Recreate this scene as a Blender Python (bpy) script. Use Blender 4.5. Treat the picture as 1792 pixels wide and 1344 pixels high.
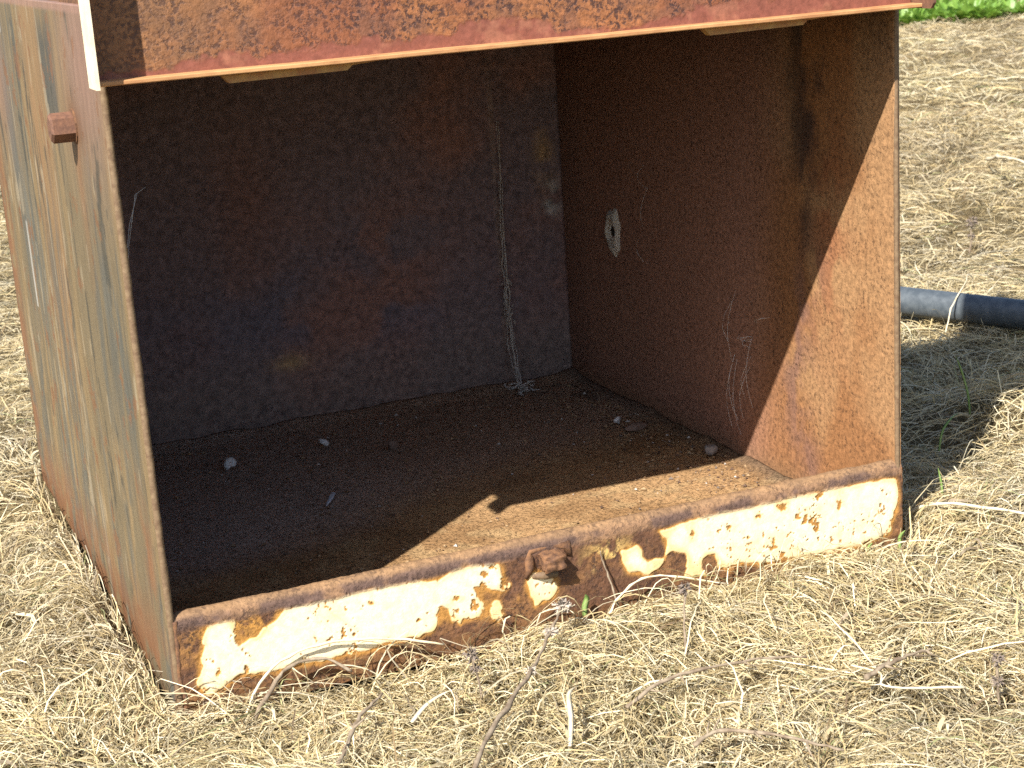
import bpy, bmesh, math, random
import numpy as np
from mathutils import Matrix, Vector

for o in list(bpy.data.objects):
    bpy.data.objects.remove(o)
sc = bpy.context.scene
COL = sc.collection
rnd = random.Random(7)
rng = np.random.default_rng(11)

# ------------------------------------------------------------------ camera, sky, sun, exposure
CAM = Vector((-0.3143, -1.8267, 0.8554))
cam_d = bpy.data.cameras.new('camera')
cam = bpy.data.objects.new('camera', cam_d)
COL.objects.link(cam)
ax_r = Vector((0.91487156, -0.39867277, -0.06379692))
ax_d = Vector((-0.16248616, -0.21891041, -0.96212083))
ax_f = Vector((0.36960557, 0.8905831, -0.26505371))
rot = Matrix((ax_r, -ax_d, -ax_f)).transposed()
cam.matrix_world = Matrix.Translation(CAM) @ rot.to_4x4()
cam_d.sensor_width = 36.0
cam_d.lens = 36.0 * 2979.03 / 1792.0
cam_d.clip_start = 0.02
cam_d.clip_end = 2000
cam_d.dof.use_dof = True
cam_d.dof.focus_distance = 2.15
cam_d.dof.aperture_fstop = 18
sc.camera = cam

SUN = Vector((0.82, 0.655, -1.0)).normalized()        # the way the light travels
elev = math.asin(-SUN.z)
w = bpy.data.worlds.new('World')
sc.world = w
w.use_nodes = True
wn = w.node_tree.nodes
bg = wn['Background']
sky = wn.new('ShaderNodeTexSky')
sky.sky_type = 'NISHITA'
sky.sun_disc = False
sky.sun_elevation = elev
sky.sun_rotation = math.atan2(-SUN.x, -SUN.y)
w.node_tree.links.new(sky.outputs[0], bg.inputs[0])
bg.inputs[1].default_value = 0.085
sl = bpy.data.lights.new('sun', 'SUN')
sl.energy = 5.0
sl.angle = math.radians(0.5)
sl.color = (1.0, 0.945, 0.86)
sun = bpy.data.objects.new('sun', sl)
COL.objects.link(sun)
sun.rotation_euler = SUN.to_track_quat('-Z', 'Y').to_euler()
sun.location = (-3, -3, 5)
sc.view_settings.view_transform = 'Standard'
sc.view_settings.look = 'None'
sc.view_settings.gamma = 1.0
sc.view_settings.exposure = 1.0
sc.cycles.use_denoising = False
sc.cycles.max_bounces = 8
sc.cycles.diffuse_bounces = 5

# ------------------------------------------------------------------ helpers
def lin(r, g, b):
    f = lambda c: ((c / 255.0 + 0.055) / 1.055) ** 2.4 if c > 10 else c / 255.0 / 12.92
    return np.array((f(r), f(g), f(b)))

def _hash(ix, iy, iz, seed):
    h = (ix.astype(np.int64) * 374761393 + iy.astype(np.int64) * 668265263 + iz.astype(np.int64) * 2147483647 + seed * 974634777) & 0xffffffff
    h = ((h ^ (h >> 13)) * 1274126177) & 0xffffffff
    h = ((h ^ (h >> 16)) * 2246822519) & 0xffffffff
    return ((h ^ (h >> 15)) & 0xffffff) / float(0xffffff)

def vnoise(x, y, seed=0):
    ix, iy = np.floor(x), np.floor(y)
    fx, fy = x - ix, y - iy
    fx = fx * fx * (3 - 2 * fx)
    fy = fy * fy * (3 - 2 * fy)
    z = np.zeros_like(ix)
    a = _hash(ix, iy, z, seed); b = _hash(ix + 1, iy, z, seed)
    c = _hash(ix, iy + 1, z, seed); d = _hash(ix + 1, iy + 1, z, seed)
    return (a * (1 - fx) + b * fx) * (1 - fy) + (c * (1 - fx) + d * fx) * fy

def fbm(x, y, seed=0, o=4, gain=0.5):
    s = 0; amp = 1.0; t = 0
    for i in range(o):
        s = s + amp * vnoise(x * 2 ** i + 17.3 * i, y * 2 ** i + 5.1 * i, seed + i)
        t += amp; amp *= gain
    return s / t

def sstep(a, b, x):
    t = np.clip((x - a) / (b - a), 0, 1)
    return t * t * (3 - 2 * t)

def mixc(a, b, t):
    return a * (1 - t[:, None]) + b * t[:, None]

def blob(x, y, cx, cy, rx, ry):
    return np.exp(-(((x - cx) / rx) ** 2 + ((y - cy) / ry) ** 2))

def mesh_np(name, V, F, col=None, smooth=False):
    """V (n,3), F (m,4) quads or (m,3) tris as arrays; col per vertex rgba."""
    me = bpy.data.meshes.new(name)
    V = np.asarray(V, dtype=np.float32); F = np.asarray(F, dtype=np.int32)
    k = F.shape[1]
    me.vertices.add(len(V)); me.vertices.foreach_set('co', V.ravel())
    me.loops.add(F.size); me.loops.foreach_set('vertex_index', F.ravel())
    me.polygons.add(len(F)); me.polygons.foreach_set('loop_start', np.arange(0, F.size, k, dtype=np.int32))
    me.update(calc_edges=True)
    if col is not None:
        a = me.color_attributes.new('Col', 'FLOAT_COLOR', 'POINT')
        c = np.asarray(col, dtype=np.float32)
        if c.shape[1] == 3:
            c = np.hstack([c, np.ones((len(c), 1), np.float32)])
        a.data.foreach_set('color', c.ravel())
    me.polygons.foreach_set('use_smooth', np.full(len(F), smooth))
    me.validate()
    return me

def link(name, me, mat=None, parent=None):
    o = bpy.data.objects.new(name, me)
    COL.objects.link(o)
    if mat: me.materials.append(mat)
    if parent is not None: o.parent = parent
    return o

def empty(name, loc=(0, 0, 0)):
    o = bpy.data.objects.new(name, None)
    o.empty_display_size = 0.05
    COL.objects.link(o)
    o.location = loc
    return o

def tag(o, label, cat, group=None):
    o['label'] = label; o['category'] = cat
    if group: o['group'] = group
    return o

def bm_obj(name, bm, mat, parent=None, smooth=False):
    me = bpy.data.meshes.new(name)
    bmesh.ops.recalc_face_normals(bm, faces=bm.faces)
    bm.to_mesh(me); bm.free()
    if smooth:
        for p in me.polygons: p.use_smooth = True
    return link(name, me, mat, parent)

def box_bm(x0, x1, y0, y1, z0, z1, bev=0.0, seg=2):
    bm = bmesh.new()
    bmesh.ops.create_cube(bm, size=1)
    for v in bm.verts:
        v.co = Vector(((x0 + x1) / 2 + v.co.x * (x1 - x0), (y0 + y1) / 2 + v.co.y * (y1 - y0), (z0 + z1) / 2 + v.co.z * (z1 - z0)))
    if bev:
        bmesh.ops.bevel(bm, geom=list(bm.edges), offset=bev, segments=seg, affect='EDGES', profile=0.5)
    return bm

def prism_bm(poly, axis, a, b):
    """poly in the two other axes, swept along axis from a to b."""
    bm = bmesh.new()
    def P(u, v, t):
        return {'x': (t, u, v), 'y': (u, t, v), 'z': (u, v, t)}[axis]
    A = [bm.verts.new(P(u, v, a)) for u, v in poly]
    B = [bm.verts.new(P(u, v, b)) for u, v in poly]
    bm.faces.new(A); bm.faces.new(list(reversed(B)))
    n = len(poly)
    for i in range(n):
        bm.faces.new((A[i], B[i], B[(i + 1) % n], A[(i + 1) % n]))
    return bm

def tube_bm(bm, pts, radii, sides=6):
    pts = [Vector(p) for p in pts]
    rings = []
    for i, p in enumerate(pts):
        t = (pts[min(i + 1, len(pts) - 1)] - pts[max(i - 1, 0)]).normalized()
        u = t.orthogonal().normalized() if not rings else (pu - t * pu.dot(t)).normalized()
        pu = u
        v = t.cross(u)
        r = radii[i] if hasattr(radii, '__len__') else radii
        rings.append([bm.verts.new(p + (u * math.cos(2 * math.pi * k / sides) + v * math.sin(2 * math.pi * k / sides)) * r) for k in range(sides)])
    for a, b in zip(rings, rings[1:]):
        for k in range(sides):
            bm.faces.new((a[k], a[(k + 1) % sides], b[(k + 1) % sides], b[k]))
    bm.faces.new(list(reversed(rings[0]))); bm.faces.new(rings[-1])

def spline(pts, n):
    """smooth resample of a polyline (Catmull-Rom)"""
    P = [Vector(p) for p in pts]
    out = []
    for i in range(n):
        s = i / (n - 1) * (len(P) - 1)
        k = min(int(s), len(P) - 2); t = s - k
        p0, p1, p2, p3 = P[max(k - 1, 0)], P[k], P[k + 1], P[min(k + 2, len(P) - 1)]
        out.append(0.5 * ((2 * p1) + (p2 - p0) * t + (2 * p0 - 5 * p1 + 4 * p2 - p3) * t * t + (3 * p1 - p0 - 3 * p2 + p3) * t ** 3))
    return out

# ------------------------------------------------------------------ materials
class N:
    def __init__(s, name):
        s.m = bpy.data.materials.new(name); s.m.use_nodes = True
        s.t = s.m.node_tree; s.b = s.t.nodes['Principled BSDF']
        s.tc = s.t.nodes.new('ShaderNodeTexCoord')
    def n(s, ty, **kw):
        x = s.t.nodes.new(ty)
        for k, v in kw.items(): setattr(x, k, v)
        return x
    def l(s, a, b): s.t.links.new(a, b)
    def noise(s, scale, detail=4, rough=0.6, stretch=None, dist=0.0):
        x = s.n('ShaderNodeTexNoise')
        x.inputs['Scale'].default_value = scale; x.inputs['Detail'].default_value = detail
        x.inputs['Roughness'].default_value = rough; x.inputs['Distortion'].default_value = dist
        if stretch:
            mp = s.n('ShaderNodeMapping'); mp.inputs['Scale'].default_value = stretch
            s.l(s.tc.outputs['Object'], mp.inputs[0]); s.l(mp.outputs[0], x.inputs[0])
        else:
            s.l(s.tc.outputs['Object'], x.inputs[0])
        return x.outputs[0]
    def mr(s, v, a, b, c=0.0, d=1.0):
        x = s.n('ShaderNodeMapRange'); s.l(v, x.inputs[0])
        for i, q in enumerate((a, b, c, d)): x.inputs[i + 1].default_value = q
        return x.outputs[0]
    def math(s, op, a, b):
        x = s.n('ShaderNodeMath', operation=op)
        for i, q in enumerate((a, b)):
            if isinstance(q, (int, float)): x.inputs[i].default_value = q
            else: s.l(q, x.inputs[i])
        return x.outputs[0]
    def mix(s, f, a, b, mode='MIX'):
        x = s.n('ShaderNodeMix', data_type='RGBA', blend_type=mode)
        for i, q in ((0, f), (6, a), (7, b)):
            if isinstance(q, (int, float)): x.inputs[i].default_value = q
            elif hasattr(q, 'links'): s.l(q, x.inputs[i])
            else: x.inputs[i].default_value = (*q[:3], 1)
        return x.outputs[2]
    def bump(s, h, strength, dist):
        x = s.n('ShaderNodeBump'); x.inputs['Strength'].default_value = strength; x.inputs['Distance'].default_value = dist
        s.l(h, x.inputs['Height']); s.l(x.outputs[0], s.b.inputs['Normal'])

def steel_mat(name, speck=(0.03, 0.02, 0.02), sp_scale=260, sp_lo=0.52, sp_hi=0.62, amt=0.7, var=0.35, rough=0.75,
              bscale=300, bstr=0.5, bdist=0.0015, spec=0.25, stretch=None, var_scale=120, clump=None, cl=(0.40, 0.56, 0.0), sp_stretch=None, bstretch=None):
    """steel whose main colours come from the Col attribute, with specks (weighted by its alpha), grain and pitting"""
    k = N(name)
    at = k.n('ShaderNodeAttribute'); at.attribute_name = 'Col'
    v = k.noise(var_scale, 5, 0.7, stretch)
    vv = k.mr(v, 0.3, 0.7, 1 - var, 1 + var)
    c = k.mix(1.0, at.outputs['Color'], vv, 'MULTIPLY')
    sp = k.mr(k.noise(sp_scale, 4, 0.7, sp_stretch), sp_lo, sp_hi)
    if clump:
        sp = k.math('MULTIPLY', sp, k.mr(k.noise(clump, 4, 0.65), cl[0], cl[1], cl[2], 1.0))
    f = k.math('MULTIPLY', k.math('MULTIPLY', sp, at.outputs['Alpha']), amt)
    c = k.mix(f, c, speck)
    k.l(c, k.b.inputs['Base Color'])
    k.b.inputs['Roughness'].default_value = rough
    k.b.inputs['Specular IOR Level'].default_value = spec
    h = k.math('ADD', k.noise(bscale, 4, 0.6, bstretch), k.math('MULTIPLY', sp, -0.5))
    h = k.math('MULTIPLY', h, k.mr(at.outputs['Alpha'], 0.0, 0.7, 0.18, 1.0))
    k.bump(h, bstr, bdist)
    return k.m

def plain_mat(name, c, rough=0.8, var=0.3, scale=60, c2=None, bstr=0.3, bdist=0.001, bscale=None, stretch=None, spec=0.3):
    k = N(name)
    v = k.noise(scale, 5, 0.65, stretch)
    if c2 is None:
        col = k.mix(1.0, c, k.mr(v, 0.3, 0.7, 1 - var, 1 + var), 'MULTIPLY')
    else:
        col = k.mix(k.mr(v, 0.38, 0.62), c, c2)
    k.l(col, k.b.inputs['Base Color'])
    k.b.inputs['Roughness'].default_value = rough
    k.b.inputs['Specular IOR Level'].default_value = spec
    k.bump(k.noise(bscale or scale * 2, 4, 0.6), bstr, bdist)
    return k.m

M_left = steel_mat('weathered_side_paint', speck=(0.075, 0.06, 0.045), sp_scale=60, sp_lo=0.56, sp_hi=0.66, amt=0.35, var=0.20, rough=0.55, stretch=(1, 1, 0.16), var_scale=60, bscale=120, bstr=0.15, bdist=0.001, spec=0.3, sp_stretch=(1, 1, 0.12), bstretch=(1, 1, 0.3))
M_wall = steel_mat('rusty_wall', speck=(0.04, 0.022, 0.015), sp_scale=170, sp_lo=0.52, sp_hi=0.62, amt=0.9, var=0.38, var_scale=110, bscale=300, bstr=0.5, bdist=0.0016, clump=22, cl=(0.35, 0.62, 0.25))
M_back = steel_mat('dark_rusty_wall', speck=(0.060, 0.048, 0.058), sp_scale=95, sp_lo=0.48, sp_hi=0.60, amt=0.7, var=0.45, var_scale=60, bscale=260, bstr=0.4, bdist=0.0015, clump=14, cl=(0.35, 0.62, 0.2))
M_floor = steel_mat('dusty_floor', speck=(0.08, 0.05, 0.03), sp_scale=200, sp_lo=0.55, sp_hi=0.63, amt=0.8, var=0.38, var_scale=140, bscale=330, bstr=1.0, bdist=0.003, rough=0.95, spec=0.1)
M_lip = steel_mat('flaking_cream_paint', speck=(0.038, 0.024, 0.022), sp_scale=190, sp_lo=0.50, sp_hi=0.60, amt=0.8, var=0.22, var_scale=120, bscale=300, bstr=0.6, bdist=0.0018, rough=0.75, clump=30, cl=(0.35, 0.60, 0.25))
M_lid = steel_mat('pitted_orange_rust', speck=(0.030, 0.020, 0.024), sp_scale=170, sp_lo=0.47, sp_hi=0.56, amt=0.85, var=0.28, var_scale=120, bscale=230, bstr=0.5, bdist=0.0018, rough=0.6, clump=44, cl=(0.36, 0.55, 0.0), spec=0.35)
M_rust = plain_mat('brown_rust', (0.105, 0.055, 0.034), 0.85, c2=(0.21, 0.105, 0.05), scale=130, bstr=0.6, bdist=0.002, bscale=200)
M_bolt = plain_mat('red_brown_rust', (0.19, 0.095, 0.058), 0.7, c2=(0.12, 0.062, 0.042), scale=150, bstr=0.4, bdist=0.0008, bscale=400)
M_edge = plain_mat('worn_edge', (0.21, 0.145, 0.085), 0.65, c2=(0.135, 0.085, 0.05), scale=120, bstr=0.4, bdist=0.001)
M_cream = plain_mat('cream_flange_paint', (0.80, 0.72, 0.54), 0.5, c2=(0.74, 0.62, 0.42), scale=40, bstr=0.15, bdist=0.001)
M_tan = plain_mat('tan_edge_paint', (0.52, 0.29, 0.13), 0.6, c2=(0.36, 0.17, 0.075), scale=55, bstr=0.3, bdist=0.001, stretch=(0.3, 1, 1))
M_yel = plain_mat('yellowed_tab_paint', (0.42, 0.25, 0.09), 0.6, c2=(0.32, 0.15, 0.06), scale=60, bstr=0.3, bdist=0.001)

# ------------------------------------------------------------------ ground
HOLLOWS = [(0.469, -0.384, 0.030), (0.505, -0.43, 0.022), (0.64, -0.36, 0.024), (0.80, -0.44, 0.030), (0.72, -0.44, 0.020), (0.30, -0.17, 0.018), (0.10, -0.16, 0.020), (0.86, -0.30, 0.018), (-0.10, 0.10, 0.022), (-0.16, 0.35, 0.025), (0.60, -0.20, 0.016), (1.12, -0.12, 0.018), (1.30, 0.02, 0.02), (-0.22, -0.15, 0.03)]
def hollow_m(x, y):
    m = 0
    for hx, hy, hr in HOLLOWS: m = m + blob(x + 0.02 * (vnoise(x * 40, y * 40, 3) - 0.5), y + 0.02 * (vnoise(x * 40, y * 40, 4) - 0.5), hx, hy, hr * 1.3, hr)
    return np.clip(m, 0, 1)
def ground_h(x, y):
    fz = 1 - 0.6 * sstep(2.5, 3.5, np.hypot(x + 0.31, y + 1.83))
    h = -0.028 + fz * 0.022 * (fbm(x * 3.1 + 9, y * 3.1 + 3, 5, 3) - 0.5) * 2 + 0.005 * (fbm(x * 11, y * 11, 219, 3) - 0.5) * 2
    h = h + 0.05 * (fbm(x * 0.6, y * 0.6, 8, 2) - 0.5) * sstep(1.5, 5, np.hypot(x - 0.5, y - 0.4))
    # matted thatch heaped against the middle and right of the lip, and to the right of the box
    h = h + 0.022 * blob(x, y, 0.72, -0.10, 0.22, 0.12) + 0.016 * blob(x, y, 1.18, 0.0, 0.14, 0.16)
    h = h + 0.045 * blob(x, y, 1.56, 0.40, 0.16, 0.09) + 0.02 * blob(x, y, -0.06, 0.6, 0.05, 0.35)
    h = h + 0.012 * blob(x, y, 0.50, -0.07, 0.09, 0.06) - 0.01 * blob(x, y, 0.12, -0.1, 0.2, 0.12)
    h = h - 0.016 * hollow_m(x, y)
    inside = ((x > -0.03) & (x < 1.03) & (y > -0.03) & (y < 1.08))
    return np.where(inside, np.minimum(h, -0.03), h)

def build_ground():
    n = 261
    s = np.linspace(-1, 1, n)
    g = np.sinh(s * 6.2) / math.sinh(6.2) * 320
    X, Y = np.meshgrid(g + 0.6, g + 0.2)
    x, y = X.ravel(), Y.ravel()
    z = ground_h(x, y)
    far = sstep(20, 120, np.hypot(x, y))
    z = z * (1 - far) - 0.03 * far
    i = np.arange(n * n).reshape(n, n)
    F = np.stack([i[:-1, :-1], i[:-1, 1:], i[1:, 1:], i[1:, :-1]], -1).reshape(-1, 4)
    k = N('thatch_soil')
    a = k.noise(3.0, 4, 0.6); b = k.noise(160, 5, 0.75, None, 1.5); c0 = k.noise(900, 3, 0.7)
    c = k.mix(k.mr(b, 0.35, 0.65), (0.16, 0.115, 0.055), (0.44, 0.35, 0.19))
    c = k.mix(k.mr(a, 0.4, 0.7), c, k.mix(0.5, c, (0.20, 0.15, 0.09)))
    c = k.mix(1.0, c, k.mr(c0, 0.3, 0.7, 0.6, 1.4), 'MULTIPLY')
    k.l(c, k.b.inputs['Base Color']); k.b.inputs['Roughness'].default_value = 1.0
    k.b.inputs['Specular IOR Level'].default_value = 0.05
    k.bump(b, 1.0, 0.02)
    o = link('ground', mesh_np('ground', np.stack([x, y, z], 1), F, smooth=True), k.m)
    o['kind'] = 'structure'
build_ground()

# ------------------------------------------------------------------ the steel box
box = tag(empty('steel_box', (0.5, 0.0, 0.0)), 'large open-fronted rusty steel box lying on dry grass, cream paint on its front lip', 'steel box')
BOX_OFF = Vector((0.5, 0, 0))
def put(o):                       # parts are modelled in world coordinates
    o.parent = box
    o.matrix_parent_inverse = Matrix.Translation(-BOX_OFF)
    return o

def grid_slab(name, O, U, Vv, nu, nv, thick, colf, mat, hf=None, flip=False):
    """slab whose outer face is a fine grid; colf(u,v)->rgba in metres along U,V"""
    O, U, Vv = (np.array(q, float) for q in (O, U, Vv))
    lu, lv = np.linalg.norm(U), np.linalg.norm(Vv)
    Nn = np.cross(U, Vv); Nn /= np.linalg.norm(Nn)
    if flip: Nn = -Nn
    a, b = np.meshgrid(np.linspace(0, 1, nu), np.linspace(0, 1, nv))
    a, b = a.ravel(), b.ravel()
    P = O + a[:, None] * U + b[:, None] * Vv
    if hf is not None: P = P + hf(a * lu, b * lv)[:, None] * Nn
    C = colf(a * lu, b * lv)
    i = np.arange(nu * nv).reshape(nv, nu)
    F = np.stack([i[:-1, :-1], i[:-1, 1:], i[1:, 1:], i[1:, :-1]], -1).reshape(-1, 4)
    ring = np.concatenate([i[0, :], i[1:, -1], i[-1, -2::-1], i[-2:0:-1, 0]])
    m = len(ring)
    off = len(P)
    P2 = P[ring] - Nn * thick
    side = np.stack([ring, np.roll(ring, -1), off + np.roll(np.arange(m), -1), off + np.arange(m)], -1)
    # back sheet: four corners of the ring
    back_idx = off + np.array([0, nu - 1, nu - 1 + nv - 1, 2 * (nu - 1) + nv - 1])
    V = np.vstack([P, P2]); C = np.vstack([C, C[ring]])
    bc = len(V)
    V = np.vstack([V, V[back_idx]]); C = np.vstack([C, C[back_idx]])
    back = np.array([[bc, bc + 1, bc + 2, bc + 3]])
    if not flip:
        side = side[:, ::-1]; back = back[:, ::-1]
    else:
        F = F[:, ::-1]
    me = mesh_np(name, V, np.vstack([F, side, back]), C)
    sm = np.zeros(len(me.polygons), bool); sm[:len(F)] = True
    me.polygons.foreach_set('use_smooth', sm)
    return put(link(name, me, mat))

ZT = 0.777      # top of the box
D = 1.04        # depth
T = 0.007       # plate

# --- left side plate: streaked old paint over steel (u = y, v = z)
def left_col(y, z):
    warp = (fbm(y * 4, z * 1.4, 31, 4) - 0.5) * 0.16 + (fbm(y * 30, z * 4, 32, 3) - 0.5) * 0.035
    yy = y + warp + 0.04 * (z - 0.4)
    st = fbm(yy * 22, z * 1.6, 33, 5, 0.6)
    st2 = fbm(yy * 45, z * 3.4, 35, 5, 0.6)
    st3 = fbm(yy * 12, z * 2.4 + 4, 37, 4)
    grey = np.array((0.158, 0.122, 0.072)); ochre = np.array((0.235, 0.160, 0.078)); orange = np.array((0.245, 0.146, 0.072))
    pink = np.array((0.255, 0.150, 0.115)); blue = np.array((0.092, 0.093, 0.080)); rust = np.array((0.21, 0.095, 0.045)); pale = np.array((0.34, 0.28, 0.19))
    def bandm(c0, w0, z0, z1, soft=0.12):
        return (1 - sstep(w0 * 0.55, w0, np.abs(yy - c0))) * sstep(z0 - soft, z0 + soft, z) * (1 - sstep(z1 - soft, z1 + soft, z))
    c = np.tile(grey, (len(y), 1))
    c = mixc(c, ochre, sstep(0.44, 0.64, st) * 0.75)
    c = mixc(c, grey, bandm(0.22, 0.16, 0.12, 0.62) * 0.9)
    c = mixc(c, orange, bandm(0.50, 0.12, 0.28, 0.95) * (0.55 + 0.45 * sstep(0.35, 0.6, st2)))
    c = mixc(c, blue * 1.25, bandm(0.76, 0.13, 0.30, 0.70) * (0.35 + 0.65 * sstep(0.38, 0.58, st2)) * 0.9)
    c = mixc(c, blue * 0.75, bandm(0.35, 0.085, 0.64, 0.765, 0.03) * sstep(0.30, 0.52, st2) * 0.95)
    c = mixc(c, blue * 0.75, bandm(0.68, 0.05, 0.66, 0.78, 0.03) * sstep(0.32, 0.55, st2))
    c = mixc(c, blue, bandm(0.08, 0.06, 0.30, 0.60) * sstep(0.44, 0.58, st2) * 0.85)
    c = mixc(c, blue, sstep(0.56, 0.68, st3) * sstep(0.42, 0.6, st2) * 0.75)
    c = mixc(c, pink, blob(y, z, 0.10, 0.73, 0.15, 0.12) * 0.85)
    c = mixc(c, pink, blob(y, z, 0.88, 0.68, 0.10, 0.10) * 0.7)
    # fine mixed streaks low on the plate
    lowz = 1 - sstep(0.18, 0.42, z)
    c = mixc(c, ochre * 1.1, lowz * sstep(0.50, 0.62, fbm(yy * 40, z * 4, 44, 5, 0.65)) * 0.7)
    c = mixc(c, blue * 1.1, lowz * sstep(0.54, 0.66, fbm(yy * 34 + 3, z * 4, 46, 5, 0.65)) * 0.7)
    # sparse scratches, pits and bare spots
    c = mixc(c, pale, sstep(0.70, 0.75, fbm(y * 60 + 5, z * 8, 54, 3, 0.6)) * 0.55)
    c = mixc(c, blue * 0.5, sstep(0.66, 0.71, fbm(y * 36, z * 5, 56, 5, 0.65)) * 0.7)
    c = mixc(c, rust * 0.9, sstep(0.66, 0.72, fbm(y * 26, z * 20, 57, 5, 0.65)) * 0.7)
    c = mixc(c, np.array((0.42, 0.40, 0.36)), (np.abs(yy - 0.83) < 0.006) * sstep(0.5, 0.6, vnoise(z * 14, z * 0 + 2, 60)) * (z > 0.33) * 0.8)
    # rust bleeding down from the bolt
    c = mixc(c, rust * 0.7, blob(y, z, 0.20, 0.655, 0.05, 0.032) * 0.8)
    c = mixc(c, rust, np.exp(-((y - 0.205) / 0.022) ** 2) * sstep(0.40, 0.62, z) * (z < 0.65) * 0.5)
    edge = np.maximum(sstep(0.93, 1.03, y + 0.04 * (st2 - 0.5)), 1 - sstep(0.0, 0.13, z + 0.06 * (st3 - 0.5)))
    edge = np.maximum(edge, blob(y, z, 0.07, 0.16, 0.03, 0.07))
    c = mixc(c, rust, edge * sstep(0.25, 0.55, fbm(y * 30, z * 30, 47, 3)) * 0.9)
    top = sstep(0.780, 0.786, z)
    c = mixc(c, pink * 1.15, top * 0.8)
    a = 0.45 + 0.55 * edge
    return np.hstack([c * 0.88, a[:, None]])
def left_h(y, z):
    return 0.0030 * (fbm(y * 3, z * 2.4, 51, 2) - 0.5) * 2 * sstep(0.0, 0.1, y) * (1 - sstep(0.95, 1.03, y)) + 0.0003 * (fbm(y * 60, z * 4, 53, 3) - 0.5) * 2
grid_slab('side_plate', (0, 0, -0.02), (0, D, 0), (0, 0, ZT + 0.035), 150, 480, T, lambda y, z: left_col(y, z - 0.02), M_left, lambda y, z: left_h(y, z), flip=True)

# --- right side plate, its inner face seen (u = y, v = z)
def right_col(y, z):
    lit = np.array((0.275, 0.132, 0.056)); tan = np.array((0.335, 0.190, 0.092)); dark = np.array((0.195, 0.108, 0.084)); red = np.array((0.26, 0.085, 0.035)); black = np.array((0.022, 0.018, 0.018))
    n1 = fbm(y * 7, z * 5, 61, 4); n2 = fbm(y * 30, z * 18, 63, 4)
    c = mixc(np.tile(lit, (len(y), 1)), tan, sstep(0.4, 0.6, n1))
    inner = sstep(0.22, 0.40, y + 0.06 * (n1 - 0.5) - 0.08 * (0.4 - z))  # shaded depth of the wall; its brightness is raised in the colour
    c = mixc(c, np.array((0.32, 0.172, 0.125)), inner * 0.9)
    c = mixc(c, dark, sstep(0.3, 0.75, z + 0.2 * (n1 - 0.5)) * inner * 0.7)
    c = mixc(c, red, blob(y, z, 0.16, 0.40, 0.05, 0.16) * 0.6 * sstep(0.4, 0.6, n2))
    c = mixc(c, dark, np.exp(-((y - 0.20 - 0.05 * np.sin(z * 9)) / 0.04) ** 2) * sstep(0.38, 0.62, n2) * (1 - sstep(0.3, 0.42, z)) * 0.75)
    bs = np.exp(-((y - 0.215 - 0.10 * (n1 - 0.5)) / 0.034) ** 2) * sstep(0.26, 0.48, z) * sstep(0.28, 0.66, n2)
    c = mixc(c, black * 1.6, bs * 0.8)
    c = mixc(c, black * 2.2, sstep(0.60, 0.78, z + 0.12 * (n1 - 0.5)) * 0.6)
    c = mixc(c, dark * 0.8, sstep(0.9, 1.04, y) * 0.5)
    c = mixc(c, tan * 1.0, (1 - sstep(0.0, 0.035, y + 0.02 * (n2 - 0.5))) * 0.6)
    c = mixc(c, np.array((0.22, 0.13, 0.07)), (1 - sstep(0.0, 0.05, z)) * 0.6)
    return np.hstack([c, np.full((len(y), 1), 0.8)])
grid_slab('side_plate', (1.0, 0, -0.02), (0, D, 0), (0, 0, ZT + 0.02), 240, 220, T, lambda y, z: right_col(y, z - 0.02), M_wall,
          lambda y, z: 0.0010 * (fbm(y * 4, z * 3, 71, 2) - 0.5) * 2, flip=True)

# --- back plate
def back_col(x, z):
    n1 = fbm(x * 5, z * 6, 81, 4); n2 = fbm(x * 16, z * 16, 83, 4); n3 = fbm(x * 9 + 3, z * 9, 85, 3)
    base = np.array((0.190, 0.140, 0.148)); red = np.array((0.290, 0.150, 0.118)); br = np.array((0.235, 0.172, 0.142)); bl = np.array((0.150, 0.138, 0.175)); oc = np.array((0.40, 0.26, 0.14)); pale = np.array((0.40, 0.38, 0.36))
    c = np.tile(base, (len(x), 1))
    c = mixc(c, red, sstep(0.42, 0.70, n1) * 0.8)
    c = mixc(c, red, blob(x, z, 0.64, 0.30, 0.13, 0.09) * sstep(0.35, 0.55, n2) * 0.8)
    c = mixc(c, red, blob(x, z, 0.76, 0.50, 0.05, 0.05) * sstep(0.35, 0.6, n2))
    c = mixc(c, red * 0.8, blob(x, z, 0.40, 0.40, 0.06, 0.13) * 0.7)
    c = mixc(c, bl, blob(x, z, 0.55, 0.2, 0.3, 0.08) * sstep(0.4, 0.55, n3) * 0.9)
    c = mixc(c, br, (1 - sstep(0.0, 0.2, z + 0.12 * (n1 - 0.5))) * 0.8)
    c = mixc(c, oc, blob(x, z, 0.45, 0.115, 0.03, 0.014) * sstep(0.3, 0.5, n2))
    c = mixc(c, oc, blob(x, z, 0.965, 0.42, 0.018, 0.05) * sstep(0.3, 0.5, n2))
    c = mixc(c, pale, blob(x, z, 0.975, 0.345, 0.022, 0.035) * sstep(0.5, 0.62, fbm(x * 40, z * 40, 87, 3)))
    c = mixc(c, br * 1.4, np.exp(-((x - 0.866) / 0.004) ** 2) * sstep(0.3, 0.6, n2) * 0.8)
    return np.hstack([c, np.full((len(x), 1), 0.7)])
grid_slab('back_plate', (T, D - T, -0.018), (1 - T, 0, 0), (0, 0, ZT + 0.010), 190, 150, T - 0.001, lambda x, z: back_col(x + T, z - 0.018), M_back,
          lambda x, z: 0.0014 * (fbm(x * 4, z * 3, 91, 2) - 0.5) * 2 + 0.0012 * np.exp(-((x + T - 0.866) / 0.0035) ** 2))

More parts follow.
